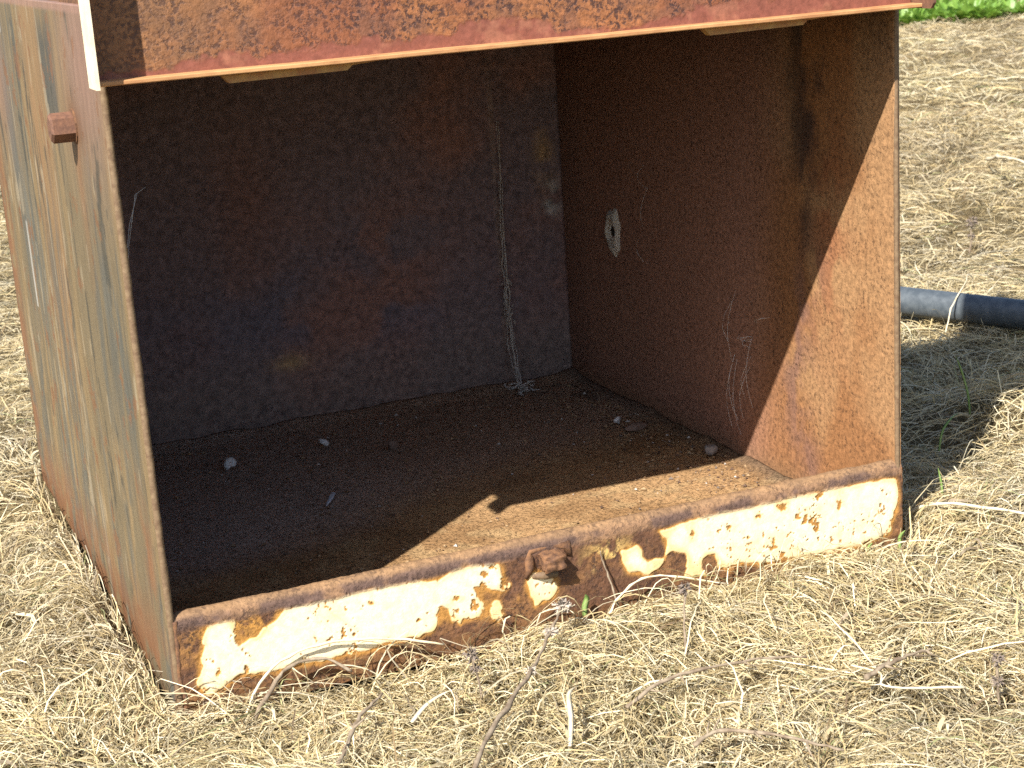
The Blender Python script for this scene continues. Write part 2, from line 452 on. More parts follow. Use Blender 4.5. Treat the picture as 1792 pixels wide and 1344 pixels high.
# --- floor plate under dust
def floor_col(x, y):
    n1 = fbm(x * 6, y * 9, 101, 4); n2 = fbm(x * 30, y * 30, 103, 3)
    c = np.tile(np.array((0.385, 0.235, 0.115)), (len(x), 1))
    c = mixc(c, np.array((0.29, 0.17, 0.08)), sstep(0.4, 0.6, n1))
    c = mixc(c, np.array((0.42, 0.29, 0.15)), sstep(0.55, 0.7, n2) * 0.5)
    shade_lift = sstep(0.40, 0.60, y + 0.1 * (n1 - 0.5) + 0.30 * (0.45 - x))  # floor in shade behind the sunlit patch, lightened through its colour
    c = mixc(c, np.array((0.40, 0.275, 0.195)), shade_lift * 0.85)
    c = mixc(c, np.array((0.40, 0.325, 0.275)), shade_lift * (1 - sstep(0.25, 0.65, x + 0.1 * (n1 - 0.5))) * 0.8)
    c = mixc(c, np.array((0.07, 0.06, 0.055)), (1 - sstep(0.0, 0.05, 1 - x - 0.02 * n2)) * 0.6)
    return np.hstack([c, np.full((len(x), 1), 0.6)])
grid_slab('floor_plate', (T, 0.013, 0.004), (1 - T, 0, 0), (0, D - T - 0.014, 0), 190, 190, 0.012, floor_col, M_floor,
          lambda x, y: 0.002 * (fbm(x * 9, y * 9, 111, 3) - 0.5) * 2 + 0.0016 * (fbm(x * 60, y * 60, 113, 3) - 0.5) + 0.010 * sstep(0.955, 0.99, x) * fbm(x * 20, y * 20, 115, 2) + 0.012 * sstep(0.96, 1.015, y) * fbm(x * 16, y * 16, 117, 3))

# --- roof plate
put(bm_obj('roof_plate', box_bm(T + 0.001, 1 - 0.001, 0.004, D - T - 0.001, ZT - 0.012, ZT - 0.004), M_rust))

# --- front lip: cream paint flaking off rust, rounded top
PA = [(0.034, 0.063), (0.045, 0.092), (0.077, 0.094), (0.076, 0.059), (0.099, 0.068), (0.138, 0.085), (0.139, 0.095), (0.188, 0.095), (0.231, 0.093), (0.265, 0.093), (0.296, 0.091), (0.327, 0.085), (0.349, 0.093), (0.374, 0.095), (0.408, 0.09), (0.41, 0.075), (0.426, 0.055), (0.414, 0.053), (0.371, 0.066), (0.383, 0.043), (0.379, 0.027), (0.358, 0.03), (0.354, 0.019), (0.341, 0.028), (0.337, 0.045), (0.327, 0.052), (0.322, 0.021), (0.287, 0.017), (0.251, 0.019), (0.211, 0.016), (0.173, 0.017), (0.15, 0.017), (0.106, 0.017), (0.074, 0.02), (0.036, 0.006), (0.026, 0.019)]
PB = [(0.445, 0.064), (0.466, 0.066), (0.484, 0.06), (0.482, 0.035), (0.465, 0.024), (0.454, 0.02), (0.447, 0.045)]
PC = [(0.397, 0.04), (0.408, 0.043), (0.412, 0.023), (0.404, 0.015), (0.393, 0.022)]
PE = [(0.577, 0.072), (0.603, 0.072), (0.614, 0.047), (0.638, 0.047), (0.645, 0.072), (0.631, 0.088), (0.673, 0.085), (0.693, 0.092), (0.723, 0.092), (0.77, 0.091), (0.804, 0.097), (0.906, 0.09), (0.962, 0.088), (1.000, 0.086), (1.001, 0.05), (0.993, 0.037), (0.988, 0.026), (0.991, 0.011), (0.96, 0.004), (0.885, 0.002), (0.789, 0.009), (0.746, 0.016), (0.718, 0.013), (0.712, 0.04), (0.694, 0.03), (0.702, 0.008), (0.668, 0.015), (0.67, 0.044), (0.649, 0.053), (0.631, 0.035), (0.613, 0.031), (0.584, 0.039)]
SPOTS = [(0.904, 0.067, 0.007, 0.010), (0.78, 0.075, 0.005, 0.005), (0.815, 0.082, 0.009, 0.006), (0.841, 0.061, 0.005, 0.004), (0.702, 0.022, 0.011, 0.014), (0.658, 0.031, 0.016, 0.018), (0.10, 0.075, 0.006, 0.008), (0.24, 0.075, 0.006, 0.004), (0.62, 0.06, 0.007, 0.006), (0.735, 0.07, 0.004, 0.004), (0.93, 0.035, 0.005, 0.003), (0.68, 0.07, 0.006, 0.006), (0.86, 0.05, 0.003, 0.003), (0.765, 0.05, 0.003, 0.003), (0.05, 0.03, 0.004, 0.006), (0.35, 0.055, 0.007, 0.005), (0.30, 0.04, 0.003, 0.003), (0.17, 0.045, 0.003, 0.003), (0.80, 0.035, 0.004, 0.005)]
def inpoly(x, y, poly):
    r = np.zeros(len(x), bool)
    n = len(poly)
    for i in range(n):
        x1, y1 = poly[i]; x2, y2 = poly[(i + 1) % n]
        c = ((y1 > y) != (y2 > y)) & (x < (x2 - x1) * (y - y1) / (y2 - y1 + 1e-12) + x1)
        r ^= c
    return r
def build_lip():
    nu = 900
    x0, x1 = 0.0073, 1.0075
    # profile from the bottom of the front face, over the round top, down the back (y, z)
    prof = [(0.0, z) for z in np.linspace(-0.02, 0.094, 96)]
    prof += [(0.0135 - 0.0135 * math.cos(a), 0.094 + 0.0155 * math.sin(a)) for a in np.linspace(0.12, math.pi, 16)]
    prof += [(0.027, z) for z in (0.085, 0.06, 0.03, 0.0, -0.02)]
    prof = np.array(prof); nv = len(prof)
    a, j = np.meshgrid(np.linspace(x0, x1, nu), np.arange(nv))
    x = a.ravel(); jj = j.ravel()
    y = prof[jj, 0].copy() ; z = prof[jj, 1].copy()
    s = z.copy()
    m = np.zeros(len(x))
    wx = x + 0.013 * (fbm(x * 80, z * 80, 121, 5, 0.65) - 0.5); wz = z + 0.013 * (fbm(x * 80, z * 80, 123, 5, 0.65) - 0.5)
    for P in (PA, PB, PC, PE): m = np.maximum(m, inpoly(wx, wz, P).astype(float))
    # soften the edge to a field
    fld = m.reshape(nv, nu)
    def blur(f, r):
        c = np.cumsum(np.pad(f, ((0, 0), (r + 1, r)), mode='edge'), 1)
        f = (c[:, 2 * r + 1:] - c[:, :-2 * r - 1]) / (2 * r + 1)
        c = np.cumsum(np.pad(f, ((r + 1, r), (0, 0)), mode='edge'), 0)
        return (c[2 * r + 1:] - c[:-2 * r - 1]) / (2 * r + 1)
    wide = blur(blur(fld, 9), 9).ravel()
    fld = blur(blur(fld, 2), 2).ravel()
    for sx, sz, rx, rz in SPOTS:
        fld = fld - 1.1 * blob(wx, wz, sx, sz, rx * 0.8, rz * 0.8)
        wide = wide - 0.55 * blob(wx, wz, sx, sz, rx * 1.5, rz * 1.5)
    n1 = fbm(x * 60, z * 60, 125, 4); n2 = fbm(x * 22, z * 30, 127, 4); n3 = fbm(x * 220, z * 220, 129, 3)
    fld = fld - 0.9 * sstep(0.70, 0.78, n3) * sstep(0.42, 0.6, n2)
    fld = fld - 0.8 * sstep(0.64, 0.70, fbm(x * 75, z * 75, 126, 4, 0.6)) * sstep(0.40, 0.62, fbm(x * 14, z * 14, 128, 2))
    g = fld + 0.60 * (n1 - 0.5)
    rust = np.array((0.130, 0.064, 0.036)); rust2 = np.array((0.21, 0.105, 0.046)); orange = np.array((0.50, 0.25, 0.058)); cream = np.array((0.77, 0.685, 0.48)); purple = np.array((0.105, 0.066, 0.055)); top = np.array((0.25, 0.145, 0.082))
    c = mixc(np.tile(rust, (len(x), 1)), rust2, sstep(0.42, 0.62, n2))
    c = mixc(c, orange * 0.8, sstep(0.52, 0.68, n2) * sstep(0.1, 0.35, g) * 0.9)
    hal = wide + 0.35 * (n1 - 0.5)
    or_m = np.maximum(sstep(0.16, 0.36, g), sstep(0.16, 0.46, hal) * 0.8)
    c = mixc(c, orange, or_m * 0.9)
    # orange flaking where the paint meets the top band near the ends
    c = mixc(c, orange, sstep(0.45, 0.6, n1) * blob(x, z, 0.09, 0.075, 0.08, 0.02) * 0.8)
    c = mixc(c, np.array((0.60, 0.40, 0.14)), sstep(0.5, 0.62, n1) * blob(x, z, 0.56, 0.07, 0.03, 0.02))
    pm = sstep(0.40, 0.60, g)
    c = mixc(c, cream, pm)
    c = mixc(c, np.array((0.72, 0.44, 0.13)), pm * (1 - sstep(0.42, 0.80, hal)) * 0.6)
    # stain on the cream
    c = mixc(c, np.array((0.70, 0.55, 0.28)), pm * sstep(0.58, 0.7, n2) * 0.35)
    band = sstep(0.086, 0.094, z + 0.010 * (n2 - 0.5)) * (y < 0.02)
    pn = fbm(x * 30, z * 40 + y * 60, 131, 4)
    cb = mixc(np.tile(top, (len(x), 1)), purple, sstep(0.40, 0.58, pn) * 0.9)
    cb = mixc(cb, np.array((0.30, 0.18, 0.09)), sstep(0.100, 0.108, z) * 0.7)
    bandm = np.maximum(band, (y > 0.004).astype(float))
    c = mixc(c, cb, bandm)
    low = 1 - sstep(-0.005, 0.012, z + 0.012 * (n2 - 0.5))
    c = mixc(c, rust2 * 0.8, low * (1 - 0.7 * sstep(0.75, 0.85, x)) * 0.8)
    al = np.clip(1 - pm * 0.97, 0, 1) * (1 - 0.8 * or_m * (1 - bandm))
    al = np.where(bandm > 0.5, 0.75, al)
    # relief: paint stands proud, rust is blistered, the top is dented
    d = 0.0013 * pm + 0.0016 * (n1 - 0.5) * (1 - pm) + 0.0012 * (n3 - 0.5) * (1 - pm)
    d = d + 0.0022 * (fbm(x * 7, z * 5, 133, 2) - 0.5)
    ny = np.where(y < 0.0005, -1.0, 0)
    ny2 = np.where((y >= 0.0005) & (y < 0.0269), (y - 0.0135) / 0.0135, ny)
    nz2 = np.where((y >= 0.0005) & (y < 0.0269), np.clip((z - 0.094) / 0.0155, 0, 1), 0)
    d2 = d + np.where(nz2 > 0, 0.0016 * (fbm(x * 40, y * 60, 135, 3) - 0.5), 0)
    Y = y + ny2 * d2; Z = z + nz2 * d2
    i = np.arange(nu * nv).reshape(nv, nu)
    F = np.stack([i[:-1, :-1], i[:-1, 1:], i[1:, 1:], i[1:, :-1]], -1).reshape(-1, 4)
    me = mesh_np('front_lip', np.stack([x, Y - 0.0030, Z], 1), F, np.hstack([c, al[:, None]]), smooth=True)
    return put(link('front_lip', me, M_lip))
lip = build_lip()

def child(o, parent):
    o.parent = parent
    o.matrix_parent_inverse = Matrix.Identity(4)
    return o

# weld beads at the two ends of the lip, crusted
def rough_bm(bm, amp, sc_, seed):
    for v in bm.verts:
        p = v.co
        q = np.array([p.x * sc_ + seed]), np.array([p.y * sc_ + p.z * sc_ * 1.3])
        n = float(fbm(q[0], q[1], seed, 3)[0]) - 0.5
        m = float(fbm(q[1] + 7, q[0], seed + 3, 3)[0]) - 0.5
        v.co = p + Vector((n, m, n * 0.5 - m * 0.5)) * amp
def bead(x, z0, z1, r, seed):
    bm = bmesh.new()
    pts = [(x + 0.001 * math.sin(t * 9), -0.001, z0 + (z1 - z0) * t) for t in np.linspace(0, 1, 40)]
    tube_bm(bm, pts, [r * (0.9 + 0.2 * rnd.random()) for _ in pts], 8)
    rough_bm(bm, 0.0035, 45, seed)
    return child(bm_obj('weld_bead', bm, M_rust, None, True), lip)
bead(0.0075, -0.02, 0.103, 0.0030, 3)
bead(1.0060, -0.02, 0.100, 0.0020, 5)

# latch lug rusted on to the lip
bm = box_bm(0.462, 0.492, -0.024, 0.002, 0.076, 0.094, 0.003, 2)
bmesh.ops.subdivide_edges(bm, edges=list(bm.edges), cuts=5, use_grid_fill=True)
for v in bm.verts:
    if v.co.y < -0.02: v.co.z += 0.0
    v.co.z -= 0.25 * (0.002 - v.co.y)
rough_bm(bm, 0.006, 110, 9)
rough_bm(bm, 0.004, 330, 10)
lug = child(bm_obj('latch_lug', bm, M_rust, None, True), lip)
bm = bmesh.new()
tube_bm(bm, [(0.446, -0.002, 0.062), (0.450, -0.004, 0.075), (0.449, -0.001, 0.086), (0.453, 0.001, 0.094), (0.48, 0.001, 0.097), (0.503, 0.0, 0.094), (0.507, -0.002, 0.080)], [0.004, 0.006, 0.006, 0.004, 0.004, 0.006, 0.004], 10)
rough_bm(bm, 0.007, 170, 13)
rough_bm(bm, 0.003, 400, 14)
child(bm_obj('weld_bead', bm, M_rust, None, True), lip)
bm = bmesh.new()
tube_bm(bm, [(0.452, -0.002, 0.062), (0.47, -0.006, 0.061), (0.486, -0.003, 0.058)], [0.004, 0.006, 0.004], 8)
rough_bm(bm, 0.006, 160, 15)
child(bm_obj('weld_bead', bm, M_edge, None, True), lip)

# hex bolt through the left side plate
def hexhead(cx, cy, cz, r, depth):
    bm = bmesh.new()
    ring = lambda x, rr: [bm.verts.new((x, cy + rr * math.cos(a * math.pi / 3 + 0.35), cz + rr * math.sin(a * math.pi / 3 + 0.35))) for a in range(6)]
    A = ring(cx, r); B = ring(cx - depth * 0.9, r); C_ = ring(cx - depth, r * 0.82)
    for P, Q in ((A, B), (B, C_)):
        for i in range(6): bm.faces.new((P[i], P[(i + 1) % 6], Q[(i + 1) % 6], Q[i]))
    bm.faces.new(A); bm.faces.new(C_)
    return bm
bm = hexhead(-0.001, 0.200, 0.652, 0.0175, 0.028)
bolt = put(bm_obj('hex_bolt', bm, M_bolt))
bm = bmesh.new(); tube_bm(bm, [(0.0006, 0.200, 0.652), (-0.002, 0.200, 0.652)], 0.0205, 24)
child(bm_obj('washer', bm, M_rust), bolt)

# bright worn front edges of the two side plates
def edge_strip(xa, xb, z0, z1, seed, amp):
    bm = bmesh.new()
    n = 90
    L = []
    for i in range(n):
        z = z0 + (z1 - z0) * i / (n - 1)
        q = amp * (float(vnoise(np.array([z * 60.0]), np.array([seed * 1.0]), seed)[0]) - 0.5)
        L.append([bm.verts.new((xa - 0.0003, 0.0035, z)), bm.verts.new((xa + q * 0.5 - 0.0006, -0.0008, z)), bm.verts.new(((xa + xb) / 2, -0.0020 + q * 0.4, z)), bm.verts.new((xb + q, -0.0008, z)), bm.verts.new((xb + 0.0003, 0.0035, z))])
    for a, b in zip(L, L[1:]):
        for k in range(4): bm.faces.new((a[k], a[k + 1], b[k + 1], b[k]))
    return put(bm_obj('plate_edge', bm, M_edge, None, True))
edge_strip(0.0, T, -0.02, ZT + 0.012, 3, 0.0015)
edge_strip(1.0, 1.0 + T * 0.8, 0.085, ZT - 0.002, 5, 0.001)

# --- hood: folded sheet standing up in front of the opening's top
YP, YF, XL, XR, ZB = -0.041, -0.085, -0.018, 1.000, 0.714
HOOD_TOP = 0.845
def lid_col(x, z):
    n1 = fbm(x * 8, z * 8, 141, 4); n2 = fbm(x * 30, z * 30, 143, 4); n4 = fbm(x * 11, z * 3, 145, 3)
    base = np.array((0.235, 0.088, 0.042)); oran = np.array((0.285, 0.118, 0.050)); red = np.array((0.205, 0.072, 0.050)); brown = np.array((0.165, 0.078, 0.050)); gold = np.array((0.21, 0.115, 0.055))
    c = mixc(np.tile(base, (len(x), 1)), oran, sstep(0.4, 0.62, n1))
    c = mixc(c, brown, sstep(0.5, 0.7, n2) * 0.6)
    c = mixc(c, gold, (1 - sstep(0.08, 0.24, x + 0.05 * (n1 - 0.5))) * 0.55)
    h = 0.004 + 0.020 * sstep(0.38, 0.62, n4) * sstep(0.05, 0.16, x) + 0.012 * blob(x, z * 0, 0.27, 0, 0.10, 1) + 0.022 * (n2 - 0.5) + 0.014 * (fbm(x * 110, z * 110, 149, 3) - 0.5) + 0.022 * sstep(0.80, 0.95, x)
    band = 1 - sstep(-0.002, 0.004, z - h)
    c = mixc(c, red, band * 0.95)
    c = mixc(c, np.array((0.30, 0.13, 0.08)), band * sstep(0.55, 0.7, fbm(x * 45, z * 45, 147, 4)) * 0.6)
    c = mixc(c, red * 1.1, sstep(0.955, 0.97, x) * 0.8)
    a = (1 - band) * (0.75 + 0.25 * sstep(0.18, 0.4, x)) * (1 - 0.7 * sstep(0.93, 0.97, x))
    return np.hstack([c, a[:, None]])
hood = grid_slab('hood_panel', (XL + 0.004, YP, ZB + 0.004), (XR - XL - 0.008, 0, 0), (0, 0, HOOD_TOP - ZB - 0.01), 620, 90, 0.004, lid_col, M_lid,
                 lambda x, z: 0.0016 * (fbm(x * 3, z * 4, 151, 2) - 0.5) * 2 + 0.0008 * (fbm(x * 70, z * 70, 153, 3) - 0.5))
# flanges: left (cream outer face), right (rust red), bottom return (tan)
def hchild(o):
    o.parent = hood
    return o
fl = hchild(bm_obj('side_flange', prism_bm([(YF, ZB - 0.001), (YF + 0.042, ZB - 0.001), (YF + 0.042, 0.93), (YF + 0.03, 0.93), (YF, 0.90)], 'x', XL, XL + 0.0038), M_cream))
fl['label'] = 'cream painted left flange'
hchild(bm_obj('side_flange', prism_bm([(YF + 0.006, ZB - 0.001), (YF, ZB + 0.006), (YF, HOOD_TOP), (YF + 0.050, HOOD_TOP), (YF + 0.050, ZB - 0.001)], 'x', XR - 0.0038, XR), M_bolt))
bm = bmesh.new()
n = 160
rows = []
for i in range(n):
    x = XL + 0.0042 + (XR - XL - 0.0084) * i / (n - 1)
    wob = 0.0016 * (float(vnoise(np.array([x * 25.0]), np.array([2.5]), 5)[0]) - 0.5)
    yf = -0.063 + wob
    zz = ZB + 0.0016 * (float(vnoise(np.array([x * 9.0]), np.array([7.5]), 9)[0]) - 0.5)
    rows.append([bm.verts.new((x, YP + 0.004, zz)), bm.verts.new((x, yf + 0.001, zz)), bm.verts.new((x, yf, zz + 0.001)), bm.verts.new((x, yf, zz + 0.0040)), bm.verts.new((x, yf + 0.001, zz + 0.005)), bm.verts.new((x, YP + 0.004, zz + 0.0052))])
for a, b in zip(rows, rows[1:]):
    for k in range(6): bm.faces.new((a[k], a[(k + 1) % 6], b[(k + 1) % 6], b[k]))
bm.faces.new(rows[0]); bm.faces.new(list(reversed(rows[-1])))
hchild(bm_obj('bottom_flange', bm, M_tan))
hchild(bm_obj('light_blocker', box_bm(0.0, 0.006, -0.036, -0.003, 0.727, 0.80), M_rust))  # added plate that stops sun leaking through the gap at the left end
# hinge straps showing below the return
for xa, xb in ((0.122, 0.262), (0.700, 0.838)):
    poly = [(xa - 0.004, ZB - 0.0012), (xa + 0.004, ZB - 0.0095), (xb - 0.006, ZB - 0.008), (xb, ZB - 0.003), (xb + 0.03, ZB - 0.0012)]
    s_ = hchild(bm_obj('hinge_strap', prism_bm(poly, 'y', -0.050, -0.038), M_yel))
    child(bm_obj('hinge_pin', (lambda b: (tube_bm(b, [(xa + 0.01, -0.033, ZB - 0.004), (xb - 0.01, -0.033, ZB - 0.004)], 0.003, 10), b)[1])(bmesh.new()), M_rust), s_)
# the hood's upper frame: unseen gussets and slope, shaped after the shadow they cast
for gx in (0.02, 0.985):
    hchild(bm_obj('gusset', prism_bm([(YP + 0.005, ZT + 0.002), (0.33, ZT + 0.002), (0.245, 0.96), (0.245, 1.30), (0.10, 1.30), (0.004, 0.99), (YP + 0.005, 0.84)], 'x', gx, gx + 0.008), M_rust))
hchild(bm_obj('hood_slope', prism_bm([(YP, 0.846), (0.0, 0.99), (-0.004, 0.994), (YP - 0.004, 0.848)], 'x', 0.0, 1.0), M_rust))
hchild(bm_obj('closing_strip', box_bm(0.009, 0.991, -0.034, 0.003, ZT - 0.010, ZT - 0.003), M_rust))

# ------------------------------------------------------------------ things inside the box
FZ = 0.006
def floor_z(x, y): return FZ
M_shell = plain_mat('bleached_shell', (0.74, 0.74, 0.72), 0.5, c2=(0.55, 0.54, 0.52), scale=300, bstr=0.2, bdist=0.0003)
def snail(name, loc, R, tilt, spin, label):
    bm = bmesh.new()
    nT, nS = 56, 10
    rings = []
    for i in range(nT):
        t = i / (nT - 1) * 2.6 * 2 * math.pi
        g = math.exp(0.155 * (t - 2.6 * 2 * math.pi))
        r = 0.56 * R * g; cr = 0.47 * R * g
        c = Vector((r * math.cos(t), r * math.sin(t), -0.75 * R * (1 - g)*-1 * 0.6))
        ur = Vector((math.cos(t), math.sin(t), 0)); uz = Vector((0, 0, 1))
        rings.append([bm.verts.new(c + ur * cr * math.cos(k * 2 * math.pi / nS) + uz * cr * 1.05 * math.sin(k * 2 * math.pi / nS)) for k in range(nS)])
    for a, b in zip(rings, rings[1:]):
        for k in range(nS): bm.faces.new((a[k], a[(k + 1) % nS], b[(k + 1) % nS], b[k]))
    bm.faces.new(rings[0])
    rotm = Matrix.Rotation(spin, 3, 'Z') @ Matrix.Rotation(tilt, 3, 'X')
    for v in bm.verts: v.co = rotm @ v.co
    zmin = min(v.co.z for v in bm.verts)
    for v in bm.verts: v.co.z -= zmin
    o = bm_obj(name, bm, M_shell, None, True)
    o.location = (loc[0], loc[1], FZ)
    tag(o, label, 'snail shell', 'empty snail shells on the box floor')
snail('snail_shell', (0.277, 0.826), 0.0150, 1.1, 0.4, 'largest empty snail shell, bluish white, on the dark left of the box floor')
snail('snail_shell', (0.445, 0.859), 0.0115, 0.5, 2.0, 'small round white snail shell beside the brown pebble on the box floor')
snail('snail_shell', (0.913, 0.675), 0.0115, 0.9, 4.0, 'round pale snail shell near the foot of the right wall in the box')

M_stone = plain_mat('pebble_stone', (0.17, 0.11, 0.08), 0.85, c2=(0.24, 0.17, 0.13), scale=120, bstr=0.5, bdist=0.001)
M_stone2 = plain_mat('grey_stone', (0.30, 0.27, 0.24), 0.85, c2=(0.20, 0.18, 0.16), scale=120, bstr=0.5, bdist=0.001)
def stone(name, loc, r, mat, label, seed, cat='pebble'):
    bm = bmesh.new(); bmesh.ops.create_icosphere(bm, subdivisions=3, radius=1)
    rr = random.Random(seed)
    dirs = [Vector((rr.gauss(0, 1), rr.gauss(0, 1), rr.gauss(0, 1))).normalized() for _ in range(9)]
    lim = [rr.uniform(0.62, 0.95) for _ in dirs]
    for v in bm.verts:
        for d_, l_ in zip(dirs, lim):
            k = v.co.dot(d_)
            if k > l_: v.co -= d_ * (k - l_)
        v.co = Vector((v.co.x * r[0], v.co.y * r[1], v.co.z * r[2]))
    zmin = min(v.co.z for v in bm.verts)
    for v in bm.verts: v.co.z -= zmin + r[2] * 0.06
    o = bm_obj(name, bm, mat, None, False)
    o.location = (loc[0], loc[1], FZ)
    tag(o, label, cat)
stone('pebble', (0.540, 0.769), (0.010, 0.008, 0.009), M_stone, 'brown rounded pebble in the middle of the box floor', 3)
stone('stone', (0.962, 0.442), (0.012, 0.010, 0.010), M_stone2, 'grey angular stone at the foot of the right wall by the sunlit edge', 8, 'stone')
stone('clod', (0.925, 0.630), (0.022, 0.012, 0.007), M_stone, 'flat dark clod of earth in front of the pale shell by the right wall', 11, 'clod')

# crumbs of dirt and grit over the floor
def crumbs():
    n = 5200
    x = rng.uniform(0.03, 0.985, n); y = rng.uniform(0.05, 1.0, n)
    # thicker along the right wall
    k = n // 3
    x[:k] = 0.985 - np.abs(rng.normal(0, 0.09, k)); y[:k] = rng.uniform(0.1, 0.9, k)
    ok = (x > 0.03)
    x, y = x[ok], y[ok]; n = len(x)
    r = 0.0006 + 0.0034 * rng.random(n) ** 5
    base = np.array([(1, 0, 0), (-0.5, 0.87, 0), (-0.5, -0.87, 0), (0, 0, 1.0), (0, 0, -0.6)])
    a = rng.uniform(0, 6.28, n); ca, sa = np.cos(a), np.sin(a)
    V = np.zeros((n, 5, 3))
    st = rng.uniform(0.6, 1.9, n)
    bx = base[None, :, 0] * st[:, None]; by = base[None, :, 1] * np.ones((n, 1))
    V[:, :, 0] = x[:, None] + (bx * ca[:, None] - by * sa[:, None]) * r[:, None]
    V[:, :, 1] = y[:, None] + (bx * sa[:, None] + by * ca[:, None]) * r[:, None]
    V[:, :, 2] = FZ + base[None, :, 2] * r[:, None] * 0.8
    tri = np.array([(0, 1, 3), (1, 2, 3), (2, 0, 3), (1, 0, 4), (2, 1, 4), (0, 2, 4)])
    F = (np.arange(n)[:, None, None] * 5 + tri[None]).reshape(-1, 3)
    pal = np.array([(0.20, 0.12, 0.06), (0.10, 0.06, 0.04), (0.32, 0.22, 0.12), (0.45, 0.42, 0.38), (0.15, 0.12, 0.10)])
    c = pal[rng.choice(5, n, p=[0.38, 0.24, 0.24, 0.06, 0.08])]
    C = np.repeat(c, 5, 0)
    k_ = N('grit'); at = k_.n('ShaderNodeAttribute'); at.attribute_name = 'Col'
    k_.l(at.outputs['Color'], k_.b.inputs['Base Color']); k_.b.inputs['Roughness'].default_value = 0.9
    o = link('floor_grit', mesh_np('floor_grit', V.reshape(-1, 3), F, C), k_.m)
    o['kind'] = 'stuff'; tag(o, 'scattered crumbs of dirt and grit on the box floor', 'grit')
crumbs()

# a pale feather and a dry scrap on the floor
M_fea = plain_mat('pale_feather', (0.45, 0.48, 0.52), 0.8, var=0.2, scale=300)
bm = bmesh.new()
c0 = [Vector((0.355, 0.555, FZ + 0.001)), Vector((0.368, 0.570, FZ + 0.006)), Vector((0.378, 0.588, FZ + 0.007)), Vector((0.384, 0.602, FZ + 0.003))]
L = []
for i, p in enumerate(spline(c0, 14)):
    wd = 0.0028 * math.sin(math.pi * (i + 0.6) / 14) + 0.0004
    L.append([bm.verts.new(p + Vector((-wd, wd * 0.6, 0.001 + 0.001 * rnd.random()))), bm.verts.new(p + Vector((0, 0, 0.0018))), bm.verts.new(p + Vector((wd, -wd * 0.6, 0.001 * rnd.random()))), bm.verts.new(p)])
for a, b in zip(L, L[1:]):
    for k in range(4): bm.faces.new((a[k], a[(k + 1) % 4], b[(k + 1) % 4], b[k]))
tag(bm_obj('feather', bm, M_fea), 'tiny pale feather on the dark left part of the box floor', 'feather')

# mud nest round a hole on the right wall
M_mud = plain_mat('grey_mud', (0.58, 0.54, 0.48), 0.95, c2=(0.42, 0.38, 0.33), scale=160, bstr=0.8, bdist=0.003)
M_hole_shade = plain_mat('hole_shade_disc', (0.03, 0.025, 0.02), 1.0)
nest = tag(empty('mud_nest', (1.0, 0.826, 0.26)), 'grey-white oval mud nest stuck to the right wall inside the box', 'mud nest')
bm = bmesh.new()
nr, ns = 12, 36
prev = None
for i in range(nr):
    t = i / (nr - 1)
    ring = []
    for k in range(ns):
        a = 2 * math.pi * k / ns
        jag = 1 + 0.11 * math.sin(3 * a + 1) + 0.07 * math.sin(7 * a) + 0.04 * math.sin(11 * a + 2)
        rr_ = 0.22 + 0.78 * t
        if t > 0.6: rr_ *= 1 + (jag - 1) * (t - 0.6) / 0.4
        h = 0.010 * math.sin(math.pi * min(1, max(0, (1 - t) * 1.15))) * (1 + 0.15 * math.sin(5 * a + t * 4)) - 0.002 * t
        ring.append(bm.verts.new((-h, 0.028 * rr_ * math.cos(a), 0.049 + 0.044 * rr_ * math.sin(a))))
    if prev:
        for k in range(ns): bm.faces.new((prev[k], prev[(k + 1) % ns], ring[(k + 1) % ns], ring[k]))
    prev = ring
o = bm_obj('nest_wall', bm, M_mud, nest, True)
bm = bmesh.new()
tube_bm(bm, [(-0.0016, 0.0, 0.049), (-0.0026, 0.0, 0.049)], 0.0085, 16)
bm_obj('hole_shade_disc', bm, M_hole_shade, nest)  # near-black disc: the shade inside the hole is put into its colour

# cobwebs
def web_mat():
    k = N('cobweb_silk'); k.b.inputs['Base Color'].default_value = (0.55, 0.53, 0.50, 1); k.b.inputs['Roughness'].default_value = 0.5
    return k.m
M_web = web_mat()
M_oldweb = plain_mat('dusty_cobweb', (0.36, 0.32, 0.29), 0.95, c2=(0.50, 0.45, 0.41), scale=200)
bm = bmesh.new()
for s in range(7):
    pts = []
    x, y = 0.861 + rnd.uniform(-0.004, 0.004), 1.018
    top = 0.50 if s < 2 else rnd.uniform(0.16, 0.40)
    bot = 0.012
    for i in range(18):
        t = i / 17
        z = top + (bot - top) * t
        pts.append((0.868 - 0.006 * t + 0.006 * math.sin(4 * t + s) * rnd.uniform(0.5, 1) + rnd.uniform(-0.0015, 0.0015), 1.020 - 0.05 * t ** 3 - rnd.uniform(0, 0.004), z))
    tube_bm(bm, pts, [0.0006 + 0.0012 * rnd.random() * (0.4 + 0.6 * i / 17) for i in range(18)], 4)
for s in range(26):      # flecks caught in it
    z = rnd.choice((rnd.gauss(0.19, 0.03), rnd.gauss(0.16, 0.04), rnd.uniform(0.03, 0.3)))
    p = Vector((0.864 + rnd.uniform(-0.008, 0.010), 1.008 + rnd.uniform(-0.006, 0.004), z))
    q = p + Vector((rnd.uniform(-0.006, 0.006), rnd.uniform(-0.003, 0.003), rnd.uniform(-0.014, 0.004)))
    tube_bm(bm, [p, (p + q) / 2 + Vector((0.001, 0, 0)), q], [0.0006, 0.0019, 0.0007], 5)
